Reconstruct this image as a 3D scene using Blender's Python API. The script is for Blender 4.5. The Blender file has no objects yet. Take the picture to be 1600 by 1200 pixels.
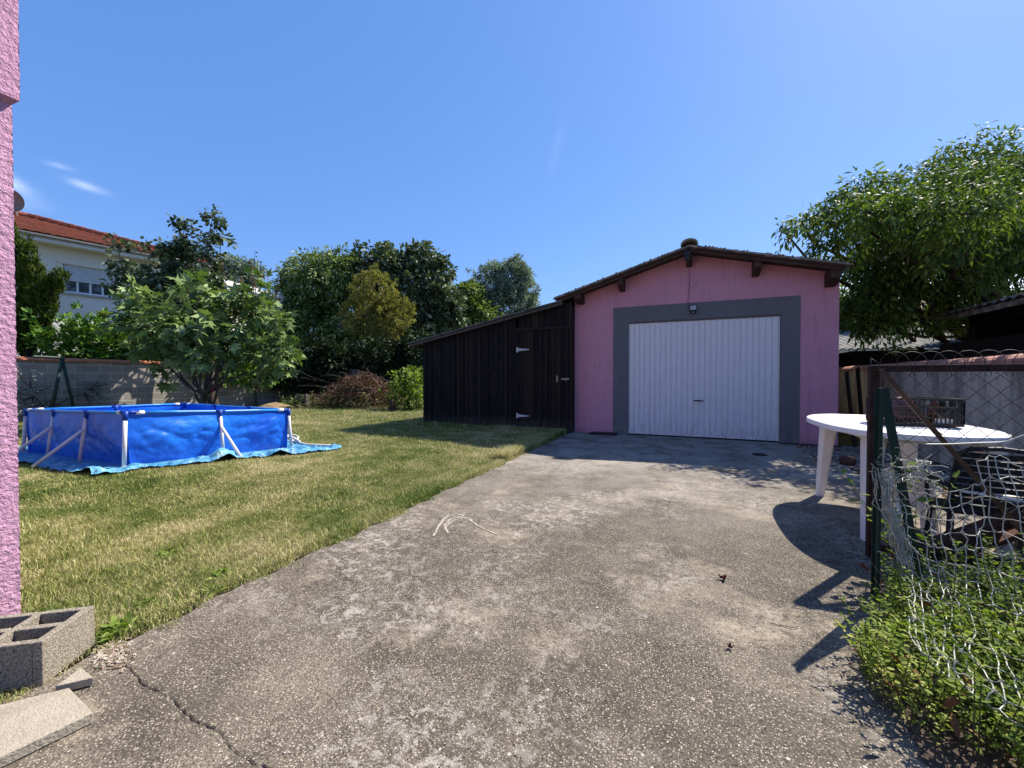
import bpy, math, random
import numpy as np
from mathutils import Vector, Matrix, noise as mnoise
S = bpy.context.scene
random.seed(7); rng = np.random.default_rng(7)
R = math.radians
# ------------------------------------------------------------------ camera
CAMH = 1.05; F = 630.0; PHI = R(23.4); PITCH = math.atan(9/F)
cam = bpy.data.objects.new('camera', bpy.data.cameras.new('camera'))
S.collection.objects.link(cam); S.camera = cam
cam.data.sensor_width = 36; cam.data.lens = F/1600*36
cam.location = (0, 0, CAMH); cam.rotation_euler = (R(90)-PITCH, 0, PHI)
cam.data.clip_start = .05; cam.data.clip_end = 3000
S.render.resolution_x = 1024; S.render.resolution_y = 768
S.view_settings.view_transform = 'Standard'; S.view_settings.look = 'None'
S.view_settings.exposure = 0.88; S.view_settings.gamma = 1
# ------------------------------------------------------------------ light
SUN = Vector((.46, .685, 1)).normalized()
elev = math.asin(SUN.z); azim = math.atan2(SUN.x, SUN.y)
sl = bpy.data.lights.new('sun', 'SUN'); sl.energy = 4.9; sl.angle = R(.5); sl.color = (1, .935, .82)
so = bpy.data.objects.new('sun', sl); S.collection.objects.link(so)
so.rotation_euler = SUN.to_track_quat('Z', 'Y').to_euler(); so.location = (5, 5, 20)
W = bpy.data.worlds.new('World'); S.world = W; W.use_nodes = True
wn = W.node_tree.nodes; wl = W.node_tree.links; wn.clear()
sky = wn.new('ShaderNodeTexSky'); sky.sky_type = 'NISHITA'; sky.sun_disc = False
sky.sun_elevation = elev; sky.sun_rotation = azim; sky.altitude = 200; sky.air_density = 1.0; sky.dust_density = .5; sky.ozone_density = 3.2
bg = wn.new('ShaderNodeBackground'); bg.inputs[1].default_value = .135
wo = wn.new('ShaderNodeOutputWorld'); tc = wn.new('ShaderNodeTexCoord')
def cdir(x, y):
    q = cam.rotation_euler.to_matrix() @ Vector((x-800, 600-y, -F)); return q.normalized()
def wmath(op, a, b=None, c=None):
    m = wn.new('ShaderNodeMath'); m.operation = op
    for i, q in enumerate((a, b, c)):
        if q is None: continue
        if isinstance(q, (int, float)): m.inputs[i].default_value = q
        else: wl.new(q, m.inputs[i])
    return m.outputs[0]
# small wisps of cloud (by world direction): dir, half widths (rad) along, across, strength, tilt
WISP = [((135, 291), .020, .0055, .22, -.12), ((18, 286), .020, .009, .25, -.45), ((92, 259), .014, .004, .14, 0), ((38, 316), .02, .010, .12, 0),
        ((870, 232), .010, .05, .035, -.25), ((1330, 455), .05, .02, .6, 0), ((1450, 450), .09, .03, .7, 0), ((1560, 440), .1, .03, .6, 0)]
nz = wn.new('ShaderNodeTexNoise'); nz.inputs['Scale'].default_value = 22; nz.inputs['Detail'].default_value = 6
wl.new(tc.outputs['Generated'], nz.inputs['Vector'])
acc = None
for (px, a, b, st, tilt) in WISP:
    d = cdir(*px); rt = d.cross(Vector((0, 0, 1))).normalized(); upv = rt.cross(d)
    ax = rt*math.cos(tilt)+upv*math.sin(tilt); ay = -rt*math.sin(tilt)+upv*math.cos(tilt)
    def dot(v, k):
        n = wn.new('ShaderNodeVectorMath'); n.operation = 'DOT_PRODUCT'; wl.new(tc.outputs['Generated'], n.inputs[0]); n.inputs[1].default_value = v/k
        return n.outputs['Value']
    r2 = wmath('ADD', wmath('POWER', wmath('ABSOLUTE', dot(ax, a)), 2), wmath('POWER', wmath('ABSOLUTE', dot(ay, b)), 2))
    g = wmath('EXPONENT', wmath('MULTIPLY', r2, -1.0))
    fr = wmath('GREATER_THAN', dot(d, 1), .5)
    g = wmath('MULTIPLY', wmath('MULTIPLY', g, fr), st)
    acc = g if acc is None else wmath('ADD', acc, g)
cl = wmath('MULTIPLY', acc, wmath('MULTIPLY_ADD', nz.outputs[0], 2.2, -.35)); 
cm = wmath('MINIMUM', wmath('MAXIMUM', cl, 0), 1)
mx = wn.new('ShaderNodeMix'); mx.data_type = 'RGBA'; wl.new(cm, mx.inputs[0]); mx.inputs[7].default_value = (7.5, 7.8, 8.4, 1)
hs = wn.new('ShaderNodeHueSaturation'); hs.inputs['Saturation'].default_value = 1.05; hs.inputs['Value'].default_value = 1.0
wl.new(sky.outputs[0], hs.inputs['Color'])
flat = wn.new('ShaderNodeMix'); flat.data_type = 'RGBA'; flat.inputs[0].default_value = .62; flat.inputs[7].default_value = (.37, 1.12, 3.3, 1); wl.new(hs.outputs[0], flat.inputs[6])
wl.new(flat.outputs[2], mx.inputs[6]); wl.new(mx.outputs[2], bg.inputs[0]); wl.new(bg.outputs[0], wo.inputs[0])

# ------------------------------------------------------------------ helpers
fwd = Vector((-math.sin(PHI)*math.cos(PITCH), math.cos(PHI)*math.cos(PITCH), -math.sin(PITCH)))
rgt = Vector((math.cos(PHI), math.sin(PHI), 0)); upc = rgt.cross(fwd); CP = Vector((0, 0, CAMH))
def ray(x, y): return fwd*F+rgt*(x-800)+upc*(600-y)
def Gp(x, y, z=0): d = ray(x, y); return CP+d*((z-CAMH)/d.z)
def Vp(x, y, v): d = ray(x, y); return CP+d*(v/d.y)
def Up(x, y, u): d = ray(x, y); return CP+d*(u/d.x)
def Dp(x, y, dep): return CP+ray(x, y)*(dep/F)

ORG = {}
def tag(o, label=None, cat=None, group=None, kind=None):
    if label: o['label'] = label
    if cat: o['category'] = cat
    if group: o['group'] = group
    if kind: o['kind'] = kind
    return o
def thing(name, loc, label, cat, group=None):
    o = bpy.data.objects.new(name, None); o.empty_display_size = .2; S.collection.objects.link(o)
    o.location = loc; ORG[o.name] = Vector(loc); return tag(o, label, cat, group)
class MB:
    def __init__(s): s.v = []; s.f = []; s.r = []; s.cur = 0.5; s.sm = False
    def add(s, vs, fs):
        n = len(s.v); s.v += [tuple(p) for p in vs]; s.r += [s.cur]*len(vs); s.f += [tuple(i+n for i in f) for f in fs]; return s
    def box(s, a, b, jit=0):
        (x0, y0, z0), (x1, y1, z1) = a, b
        vs = [(x, y, z) for z in (z0, z1) for y in (y0, y1) for x in (x0, x1)]
        if jit: vs = [(x+random.uniform(-jit, jit), y+random.uniform(-jit, jit), z+random.uniform(-jit, jit)) for x, y, z in vs]
        return s.add(vs, [(0, 2, 3, 1), (4, 5, 7, 6), (0, 1, 5, 4), (2, 6, 7, 3), (0, 4, 6, 2), (1, 3, 7, 5)])
    def obox(s, c, ax, ay, az, hx, hy, hz):   # oriented box, unit axes, half sizes
        c = Vector(c); ax, ay, az = Vector(ax).normalized(), Vector(ay).normalized(), Vector(az).normalized()
        vs = [c+ax*hx*i+ay*hy*j+az*hz*k for k in (-1, 1) for j in (-1, 1) for i in (-1, 1)]
        return s.add(vs, [(0, 2, 3, 1), (4, 5, 7, 6), (0, 1, 5, 4), (2, 6, 7, 3), (0, 4, 6, 2), (1, 3, 7, 5)])
    def beam(s, p, q, w, h, up=(0, 0, 1)):
        p, q = Vector(p), Vector(q); d = (q-p); L = d.length; d.normalize(); sd = d.cross(Vector(up))
        if sd.length < 1e-4: sd = Vector((1, 0, 0))
        sd.normalize(); u2 = sd.cross(d); return s.obox((p+q)/2, d, sd, u2, L/2, w/2, h/2)
    def prism(s, poly, ext):   # polygon (list of 3d pts) extruded by vector
        n = len(poly); e = Vector(ext); vs = [Vector(p) for p in poly]+[Vector(p)+e for p in poly]
        return s.add(vs, [tuple(range(n))[::-1], tuple(range(n, 2*n))]+[(i, (i+1) % n, n+(i+1) % n, n+i) for i in range(n)])
    def tube(s, pts, r, n=8, cap=True):
        pts = [Vector(p) for p in pts]; m = len(pts); rs = r if isinstance(r, (list, tuple)) else [r]*m
        vs = []; t0 = (pts[1]-pts[0]).normalized(); a = t0.orthogonal().normalized()
        for i, p in enumerate(pts):
            t = (pts[min(i+1, m-1)]-pts[max(i-1, 0)])
            t = t.normalized() if t.length > 1e-9 else t0
            a = (a-t*a.dot(t)); a = a.normalized() if a.length > 1e-6 else t.orthogonal().normalized(); b = t.cross(a)
            for k in range(n):
                an = 2*math.pi*k/n; vs.append(p+(a*math.cos(an)+b*math.sin(an))*rs[i])
        fs = [(i*n+k, i*n+(k+1) % n, (i+1)*n+(k+1) % n, (i+1)*n+k) for i in range(m-1) for k in range(n)]
        if cap: fs += [tuple(range(n))[::-1], tuple(range((m-1)*n, m*n))]
        return s.add(vs, fs)
    def grid(s, fn, nu, nv):
        vs = [fn(i/nu, j/nv) for j in range(nv+1) for i in range(nu+1)]; w = nu+1
        return s.add(vs, [(j*w+i, j*w+i+1, (j+1)*w+i+1, (j+1)*w+i) for j in range(nv) for i in range(nu)])
    def lathe(s, c, prof, n=16):  # prof: (r,z)
        c = Vector(c); vs = [c+Vector((r*math.cos(2*math.pi*k/n), r*math.sin(2*math.pi*k/n), z)) for r, z in prof for k in range(n)]
        return s.add(vs, [(i*n+k, i*n+(k+1) % n, (i+1)*n+(k+1) % n, (i+1)*n+k) for i in range(len(prof)-1) for k in range(n)])
def link(name, me, mat, parent=None, smooth=False):
    me.materials.append(mat)
    if smooth: me.polygons.foreach_set('use_smooth', np.ones(len(me.polygons), bool))
    o = bpy.data.objects.new(name, me); S.collection.objects.link(o)
    if parent:
        o.parent = parent; ORG[o.name] = ORG[parent.name]
    return o
def obj(name, mb, mat, parent=None, smooth=False, bevel=0, org=None):
    off = ORG[parent.name] if parent else Vector(org or (0, 0, 0))
    me = bpy.data.meshes.new(name); me.from_pydata([(p[0]-off.x, p[1]-off.y, p[2]-off.z) for p in mb.v], [], mb.f)
    at = me.attributes.new('rnd', 'FLOAT', 'POINT'); at.data.foreach_set('value', np.array(mb.r, np.float32)); me.update()
    o = link(name, me, mat, parent, smooth)
    if not parent: o.location = off; ORG[o.name] = off
    if bevel:
        b = o.modifiers.new('b', 'BEVEL'); b.width = bevel; b.segments = 2; b.limit_method = 'ANGLE'
    return o
def npobj(name, V, Fc, rnd, mat, parent=None, org=(0, 0, 0), smooth=False):   # V (n,3); Fc (m,k)
    off = np.array(ORG[parent.name] if parent else org, float)
    V = V-off; me = bpy.data.meshes.new(name); k = Fc.shape[1]
    me.vertices.add(len(V)); me.vertices.foreach_set('co', V.astype(np.float32).ravel())
    me.loops.add(Fc.size); me.loops.foreach_set('vertex_index', Fc.astype(np.int32).ravel())
    me.polygons.add(len(Fc)); me.polygons.foreach_set('loop_start', np.arange(0, Fc.size, k, dtype=np.int32))
    at = me.attributes.new('rnd', 'FLOAT', 'POINT'); at.data.foreach_set('value', rnd.astype(np.float32)); me.update(); me.validate()
    o = link(name, me, mat, parent, smooth)
    if not parent: o.location = tuple(off); ORG[o.name] = Vector(tuple(off))
    return o
# ---- materials
class Mat:
    def __init__(s, name, rough=.8, spec=.3):
        s.m = bpy.data.materials.new(name); s.m.use_nodes = True; s.n = s.m.node_tree.nodes; s.l = s.m.node_tree.links
        s.p = s.n['Principled BSDF']; s.p.inputs['Roughness'].default_value = rough; s.p.inputs['Specular IOR Level'].default_value = spec
        t = s.n.new('ShaderNodeTexCoord'); s.co = t.outputs['Object']; s.h = None
    def put(s, v, sock):
        if isinstance(v, (int, float)): sock.default_value = v
        elif isinstance(v, (tuple, list)): sock.default_value = tuple(v)+((1,) if len(v) == 3 and len(sock.default_value) == 4 else ())
        else: s.l.new(v, sock)
    def map(s, scale=(1, 1, 1), rot=(0, 0, 0), loc=(0, 0, 0), co=None):
        n = s.n.new('ShaderNodeMapping'); n.inputs['Scale'].default_value = scale; n.inputs['Rotation'].default_value = rot; n.inputs['Location'].default_value = loc
        s.l.new(co or s.co, n.inputs[0]); return n.outputs[0]
    def noise(s, sc, det=5, ro=.6, co=None, dist=0):
        n = s.n.new('ShaderNodeTexNoise'); n.inputs['Scale'].default_value = sc; n.inputs['Detail'].default_value = det; n.inputs['Roughness'].default_value = ro
        n.inputs['Distortion'].default_value = dist; s.l.new(co or s.co, n.inputs['Vector']); return n.outputs[0]
    def vor(s, sc, co=None, feat='F1', out='Distance', rnd=1):
        n = s.n.new('ShaderNodeTexVoronoi'); n.feature = feat; n.inputs['Scale'].default_value = sc; n.inputs['Randomness'].default_value = rnd
        s.l.new(co or s.co, n.inputs['Vector']); return n.outputs[out]
    def ramp(s, f, stops, interp='LINEAR'):
        n = s.n.new('ShaderNodeValToRGB'); e = n.color_ramp.elements; n.color_ramp.interpolation = interp
        while len(e) < len(stops): e.new(.5)
        for i, (p, c) in enumerate(stops):
            e[i].position = p; e[i].color = (c, c, c, 1) if isinstance(c, (int, float)) else tuple(c)+(1,)
        s.l.new(f, n.inputs[0]); return n.outputs[0]
    def mix(s, f, a, b, mode='MIX'):
        n = s.n.new('ShaderNodeMix'); n.data_type = 'RGBA'; n.blend_type = mode; s.put(f, n.inputs[0]); s.put(a, n.inputs[6]); s.put(b, n.inputs[7]); return n.outputs[2]
    def math(s, op, a, b=0.0, c=0.0):
        n = s.n.new('ShaderNodeMath'); n.operation = op; s.put(a, n.inputs[0]); s.put(b, n.inputs[1]); s.put(c, n.inputs[2]); return n.outputs[0]
    def attr(s, name='rnd'):
        n = s.n.new('ShaderNodeAttribute'); n.attribute_name = name; return n.outputs['Fac']
    def sep(s, co=None):
        n = s.n.new('ShaderNodeSeparateXYZ'); s.l.new(co or s.co, n.inputs[0]); return n.outputs
    def comb(s, x, y, z):
        n = s.n.new('ShaderNodeCombineXYZ')
        for i, q in enumerate((x, y, z)): s.put(q, n.inputs[i])
        return n.outputs[0]
    def col(s, c): s.put(c, s.p.inputs['Base Color']); return s
    def bump(s, h, st=.5, dist=.01):
        n = s.n.new('ShaderNodeBump'); n.inputs['Strength'].default_value = st; n.inputs['Distance'].default_value = dist; s.l.new(h, n.inputs['Height'])
        if s.h: s.l.new(s.h, n.inputs['Normal'])
        s.h = n.outputs[0]; s.l.new(s.h, s.p.inputs['Normal']); return s
def simple(name, c, rough=.7, var=.15, sc=6, bump=.0, bsc=40, spec=.3, metal=0):
    m = Mat(name, rough, spec); d = tuple(x*(1-var*1.6) for x in c); l = tuple(min(1, x*(1+var)) for x in c)
    m.col(m.ramp(m.noise(sc), [(.3, d), (.7, l)])); m.p.inputs['Metallic'].default_value = metal
    if bump: m.bump(m.noise(bsc), bump)
    return m.m
def leafmat(name, cols, trans=.25, rough=.45, spec=.35, tcol=None):
    rough = max(rough, .6); spec *= .32
    m = Mat(name, rough, spec); c = m.ramp(m.attr(), [(i/(len(cols)-1), q) for i, q in enumerate(cols)])
    m.col(c); t = m.n.new('ShaderNodeBsdfTranslucent'); tc_ = m.mix(1.0, c, tcol or (1.3, 1.5, .5), 'MULTIPLY'); m.l.new(tc_, t.inputs[0])
    x = m.n.new('ShaderNodeMixShader'); x.inputs[0].default_value = trans; m.l.new(m.p.outputs[0], x.inputs[1]); m.l.new(t.outputs[0], x.inputs[2])
    m.l.new(x.outputs[0], m.n['Material Output'].inputs[0]); return m.m

# pink roughcast
def pinkmat(name, sc, bs, dist, k=1.0, c0=(.56, .225, .37), c1=(.64, .27, .43)):
    ca, cb_ = tuple(q*k for q in c0), tuple(q*k for q in c1)
    m = Mat(name, .9, .15); n = m.noise(2.2, 4); f = m.noise(sc, 4, .65); m.col(m.mix(m.ramp(n, [(.3, 0), (.7, 1)]), ca, cb_))
    z = m.sep()[2]; st = m.math('MULTIPLY', m.ramp(z, [(0, 1), (.12, 0)]), m.ramp(m.noise(5), [(.4, 0), (.6, .6)]))
    m.col(m.mix(st, m.mix(m.ramp(n, [(.3, 0), (.7, 1)]), ca, cb_), (.3*k, .14*k, .2*k)))
    if k != 1:
        prev = m.p.inputs['Base Color'].links[0].from_socket; m.col(m.mix(m.ramp(m.noise(2.6, 7, .75, m.map((4, 4, .45))), [(.52, 0), (.68, .38)]), prev, (.27, .13, .15)))
    m.bump(m.ramp(f, [(.35, 0), (.65, 1)]), bs, dist); return m
M_pink = pinkmat('pink_render', 45, .55, .008, 1.04, (.56, .25, .31), (.63, .285, .34)).m
M_pinkh = pinkmat('pink_roughcast', 60, 1.0, .012, 1.0, (.66, .36, .52), (.76, .43, .60)).m
mm = Mat('grey_trim_paint', .78, .2); z_ = mm.sep()[2]; n_ = mm.noise(3, 6, .7); c_ = mm.mix(n_, (.125, .114, .122), (.165, .152, .160))
c_ = mm.mix(mm.math('MULTIPLY', mm.ramp(z_, [(.0, 1), (.25, 0)]), mm.ramp(mm.noise(7), [(.4, 0), (.65, .8)])), c_, (.25, .22, .19)); c_ = mm.mix(mm.math('MULTIPLY', mm.ramp(mm.noise(3, 7, .75, mm.map((5, 5, .5))), [(.55, 0), (.68, .4)]), 1.0), c_, (.09, .08, .08)); mm.col(c_); mm.bump(mm.noise(60), .3, .008); M_trim = mm.m
mm = Mat('white_door_paint', .45, .3); z_ = mm.sep()[2]; dd_ = mm.math('MULTIPLY', mm.ramp(z_, [(.0, 1), (.35, .25), (1, .12)]), mm.ramp(mm.noise(5, 6, .7, mm.map((6, 6, 1.2))), [(.45, 0), (.68, .8)]))
mm.col(mm.mix(dd_, mm.mix(mm.noise(2.5), (.70, .645, .625), (.74, .69, .675)), (.30, .26, .22))); M_door = mm.m
M_dark = simple('black_plastic', (.018, .018, .02), .4, .2)
M_lens = simple('grey_lens', (.35, .36, .38), .15, .1)
M_steel = simple('galvanised_steel', (.55, .56, .57), .38, .15, 12, metal=.6)
M_wood = None
def woodmat(name, c0, c1, stretch=(8, 8, .6), lo=.3):
    m = Mat(name, .85, .2); v = m.map(stretch); n = m.noise(4, 8, .7, v, .6); a = m.attr()
    c = m.ramp(n, [(lo, c0), (.75, c1)]); c = m.mix(m.math('MULTIPLY', a, .7), c, tuple(x*.35 for x in c0)); m.col(c); m.bump(n, .6, .006); return m
M_beam = woodmat('brown_beam_wood', (.04, .022, .017), (.15, .085, .06), (2, 6, 6)).m
mm = Mat('black_stained_boards', .8, .2); v_ = mm.map((9, 9, .45)); n_ = mm.noise(3.5, 9, .75, v_, 1.2); a_ = mm.attr()
z_ = mm.sep()[2]; low = mm.math('MULTIPLY', mm.ramp(z_, [(.0, 1), (.30, 0)]), mm.ramp(mm.noise(6, 5, .6, mm.map((4, 4, .8))), [(.35, 0), (.65, .9)]))
c_ = mm.ramp(n_, [(.42, (.004, .003, .003)), (.58, (.014, .010, .008)), (.70, (.085, .055, .038))]); c_ = mm.mix(mm.ramp(a_, [(.80, 0), (1, .55)]), c_, (.055, .034, .024))
c_ = mm.mix(low, c_, (.10, .088, .075)); mm.col(c_); mm.bump(n_, .7, .006); M_shed = mm.m
M_weath = woodmat('weathered_grey_wood', (.07, .055, .045), (.2, .17, .14)).m
M_sheet = simple('fibre_cement_sheet', (.13, .125, .12), .9, .35, 9, .4, 30)
mm = Mat('old_roof_tile', .95, .1); n_ = mm.noise(9, 7, .7); c_ = mm.ramp(n_, [(.3, (.07, .06, .05)), (.5, (.22, .18, .145)), (.66, (.40, .36, .30))]); mm.col(c_); mm.bump(mm.noise(50), .6, .01); M_tile = mm.m
M_terra = simple('terracotta', (.46, .16, .085), .8, .25, 9, .3, 50)
M_concrete = simple('concrete_slab', (.36, .315, .245), .95, .14, 14, .7, 130)  # pale concrete in its own tone
M_agglo = None
mm = Mat('hollow_block_concrete', .97, .1); n_ = mm.noise(170, 3, .7); n2 = mm.noise(9); mm.col(mm.mix(mm.ramp(n_, [(.35, 0), (.6, 1)]), (.11, .09, .065), mm.mix(n2, (.32, .28, .22), (.46, .41, .33)))); mm.bump(n_, 1, .006); M_agglo = mm.m
M_white = simple('white_resin', (.78, .76, .74), .4, .05, 5)
M_rust = simple('rusty_iron', (.038, .018, .013), .85, .5, 22, .5, 90)
M_green = simple('green_coated_post', (.008, .030, .022), .5, .3, 14)
M_wire = simple('grey_green_wire', (.44, .44, .38), .4, .3, 25)
M_wired = simple('dark_wire', (.055, .045, .04), .6, .4, 25)
M_bark = woodmat('bark', (.05, .04, .03), (.17, .14, .11), (5, 5, 2)).m
M_barkr = woodmat('reddish_bark', (.035, .022, .018), (.12, .075, .055), (5, 5, 2)).m
M_darkwood = woodmat('dark_neighbour_wood', (.008, .007, .006), (.03, .022, .018)).m

# concrete drive
m = Mat('exposed_aggregate_concrete', .93, .2)
co = m.co; big = m.noise(.8, 5, .6); med = m.noise(3.5, 6, .65); fine = m.noise(60, 4, .7)
base = m.ramp(m.mix(.5, big, med), [(.36, (.058, .048, .038)), (.50, (.098, .082, .064)), (.64, (.18, .152, .116))])
vw_ = m.mix(.012, co, m.noise(70, 3, .7), 'ADD'); vp = m.vor(160, vw_); vc = m.vor(160, vw_, out='Color'); sp = m.sep(vc)[0]
st = m.math('MULTIPLY', m.ramp(vp, [(.24, 1), (.46, 0)]), m.ramp(m.math('ADD', sp, m.math('MULTIPLY', m.math('SUBTRACT', m.noise(4.5, 4, .7), .5), .9)), [(.42, 0), (.56, .95)]))
stc = m.mix(m.sep(vc)[1], (.26, .21, .15), (.60, .53, .42))
gr = m.ramp(m.noise(150, 3, .8), [(.38, .5), (.5, 1.0), (.64, 1.6)]); base = m.mix(1.0, base, gr, 'MULTIPLY'); c = m.mix(st, base, stc)
vp2 = m.vor(38); vc2 = m.vor(38, out='Color'); st2 = m.math('MULTIPLY', m.ramp(vp2, [(.16, 1), (.24, 0)]), m.ramp(m.sep(vc2)[0], [(.96, 0), (.98, .7)]))
c = m.mix(st2, c, (.60, .54, .44))
# lichen spots
vw = m.mix(.06, co, m.noise(14, 3, .6), 'ADD'); vs_ = m.vor(2.1, vw); vsc = m.vor(2.1, vw, out='Color')
st3 = m.math('MULTIPLY', m.ramp(m.math('ADD', vs_, m.math('MULTIPLY', m.sep(vsc)[1], .05)), [(.055, 1), (.085, 0)]), m.ramp(m.sep(vsc)[0], [(.35, 0), (.4, .8)]))
c = m.mix(st3, c, (.50, .47, .41))
# bare sandy patches and laitance
bare = m.math('MULTIPLY', m.ramp(m.noise(1.1, 6, .7, m.map(loc=(3.1, 7.7, 0))), [(.53, 0), (.63, .85)]), m.ramp(m.noise(34, 6, .85), [(.40, 0.0), (.56, 1)]))
c = m.mix(bare, c, (.36, .30, .225))
stn = m.math('MULTIPLY', m.ramp(m.noise(1.7, 6, .7, m.map(loc=(9, 2, 0))), [(.54, 0), (.66, .7)]), m.ramp(m.noise(40, 4, .7), [(.3, .2), (.6, 1)])); c = m.mix(stn, c, (.065, .055, .045))
li = m.math('MULTIPLY', m.ramp(m.noise(.95, 6, .7, m.map(loc=(1.3, 5.2, 0))), [(.47, 0), (.60, 1)]), m.ramp(m.noise(17, 8, .85, None, .6), [(.50, 0), (.56, .62)])); c = m.mix(li, c, m.mix(m.noise(5), (.44, .38, .30), (.46, .44, .42)))
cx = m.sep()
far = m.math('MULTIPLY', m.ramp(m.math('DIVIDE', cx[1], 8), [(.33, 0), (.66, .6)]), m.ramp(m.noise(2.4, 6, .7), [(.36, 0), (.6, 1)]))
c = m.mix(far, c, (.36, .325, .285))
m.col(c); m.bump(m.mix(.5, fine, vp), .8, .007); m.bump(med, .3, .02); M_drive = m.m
M_crack = simple('dark_joint', (.035, .028, .022), 1, .5, 50)
M_chalk = simple('chalk', (.38, .34, .27), 1, .2, 60)
# soil under the lawn
m = Mat('lawn_soil', 1, .05); g = m.noise(.55, 4, .6); f = m.noise(30, 5, .7)
c = m.mix(m.ramp(g, [(.4, 0), (.62, 1)]), (.12, .13, .045), (.24, .20, .11)); c = m.mix(m.ramp(f, [(.3, .0), (.7, .8)]), c, (.05, .055, .02)); m.col(c); m.bump(f, .6, .02); M_soil = m.m
M_earth = simple('dark_earth', (.075, .055, .04), 1, .35, 9, .8, 30)
# grass blades
m = Mat('grass_blades', .6, .25); geo = m.n.new('ShaderNodeNewGeometry'); pos = geo.outputs['Position']; a = m.attr()
g1 = m.noise(.5, 4, .6, pos); g2 = m.noise(2.6, 4, .6, pos)
f = m.math('ADD', m.math('MULTIPLY', m.math('SUBTRACT', m.mix(.5, g1, g2), .5), 3.4), m.math('SUBTRACT', a, 0.02))
c = m.ramp(f, [(.0, (.08, .14, .024)), (.28, (.18, .235, .048)), (.48, (.31, .33, .095)), (.70, (.50, .46, .20)), (1, (.66, .57, .34))])
m.col(c); t = m.n.new('ShaderNodeBsdfTranslucent'); m.l.new(c, t.inputs[0]); x = m.n.new('ShaderNodeMixShader'); x.inputs[0].default_value = .3
m.l.new(m.p.outputs[0], x.inputs[1]); m.l.new(t.outputs[0], x.inputs[2]); m.l.new(x.outputs[0], m.n['Material Output'].inputs[0]); M_grass = m.m

# ------------------------------------------------------------------ ground
CTRL = [(-5.9, 2.48, .04), (-6.9, 2.5, -.01), (-7.9, 2.55, -.03), (-8.9, 2.6, -.07), (-5.86, 3.48, -.03), (-5.83, 4.48, -.09), (-8.8, 4.6, -.08), (-7.3, 4.5, -.08), (-7.3, 3.5, -.05)]
def zl(u, v):
    w0 = .12; n = 0; d = w0
    for a, b, z in CTRL:
        w = math.exp(-((u-a)**2+(v-b)**2)/(2*.6*.6)); n += w*z; d += w
    return n/d
def zln(u, v):
    n = np.zeros_like(u); d = np.full_like(u, .12)
    for a, b, z in CTRL:
        w = np.exp(-((u-a)**2+(v-b)**2)/(2*.6*.6)); n += w*z; d += w
    return n/d
def edge(v):   # left border of the drive
    return -2.06+.010*math.sin(v*3.3)+.012*math.sin(v*13.1+1)+.012*math.sin(v*31)-(.12*max(0, (7-v)/6.5)*0)
b = MB(); xs = [-300, -120, -60, -30]+[-20+.4*i for i in range(75)]+[12, 20, 40, 100, 300]; ys = [-300, -80, -20, -8]+[-3+.4*i for i in range(50)]+[20, 30, 60, 120, 300]
def gz(x, y):
    if x > -2.5 and x < 4: return -.05
    return zl(x, y)-.012+.012*mnoise.noise(Vector((x*.9, y*.9, 0)))
b.add([(x, y, gz(x, y)) for y in ys for x in xs], [(j*len(xs)+i, j*len(xs)+i+1, (j+1)*len(xs)+i+1, (j+1)*len(xs)+i) for j in range(len(ys)-1) for i in range(len(xs)-1)])
tag(obj('lawn', b, M_soil, smooth=True), kind='structure')
b = MB(); vv = [-3+.05*i for i in range(216)]; n = len(vv)
row = [[(edge(v)-.01, v, -.06), (edge(v), v, -.006), (edge(v)+.015, v, .002), (0, v, .002), (3.2, v, .002)] for v in vv]
b.add([p for r_ in row for p in r_], [(j*5+i, j*5+i+1, (j+1)*5+i+1, (j+1)*5+i) for j in range(n-1) for i in range(4)])
tag(obj('driveway', b, M_drive), kind='structure')
# soil bed at right
b = MB(); pl0 = [(.95, 2.75), (.86, 2.4), (.76, 2.05), (.66, 1.75), (.60, 1.5), (.60, 1.3), (.62, 1.1), (.66, .6), (.8, -1)]; pl = []
for i in range(len(pl0)-1):
    for k in range(14):
        t = k/14; x = pl0[i][0]*(1-t)+pl0[i+1][0]*t; y = pl0[i][1]*(1-t)+pl0[i+1][1]*t; pl.append((x+.05*mnoise.noise(Vector((y*7, 1, 0)))+.03*mnoise.noise(Vector((y*25, 1, 5))), y))
pl += [(3.1, -1), (3.1, 2.75)]
b.add([(x+.0, y, .010) for x, y in pl], [tuple(range(len(pl)))])
tag(obj('soil_bed', b, M_earth), kind='structure')
# expansion joint
def strip(pts, w, z, jit=0):
    b = MB(); vs = []; fs = []
    for i, p in enumerate(pts):
        p = Vector((p[0], p[1], 0)); q = Vector((*pts[min(i+1, len(pts)-1)][:2], 0))-Vector((*pts[max(i-1, 0)][:2], 0)); s_ = Vector((-q.y, q.x, 0)).normalized()
        ww = w*(1+random.uniform(-jit, jit)); vs += [(p+s_*ww/2)+Vector((0, 0, z)), (p-s_*ww/2)+Vector((0, 0, z))]
        if i: fs.append((2*i-2, 2*i-1, 2*i+1, 2*i))
    return b.add(vs, fs)
pts = []; P0, P1 = Gp(188, 1038), Gp(410, 1200)
for i in range(-4, 130):
    t = i/55; q = P0.lerp(P1, t); pts.append((q.x+random.uniform(-.003, .003), q.y+random.uniform(-.004, .004)+.006*math.sin(i*.35)))
tag(obj('joint_crack', strip(pts, .0028, .0055, .9), M_crack), kind='structure')
def pxline(pl, n=8, z=0):
    out = []
    for i in range(len(pl)-1):
        for k in range(n): t = k/n; x = pl[i][0]*(1-t)+pl[i+1][0]*t; y = pl[i][1]*(1-t)+pl[i+1][1]*t; out.append(Gp(x, y, z))
    out.append(Gp(*pl[-1], z)); return out
b = MB()
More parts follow.
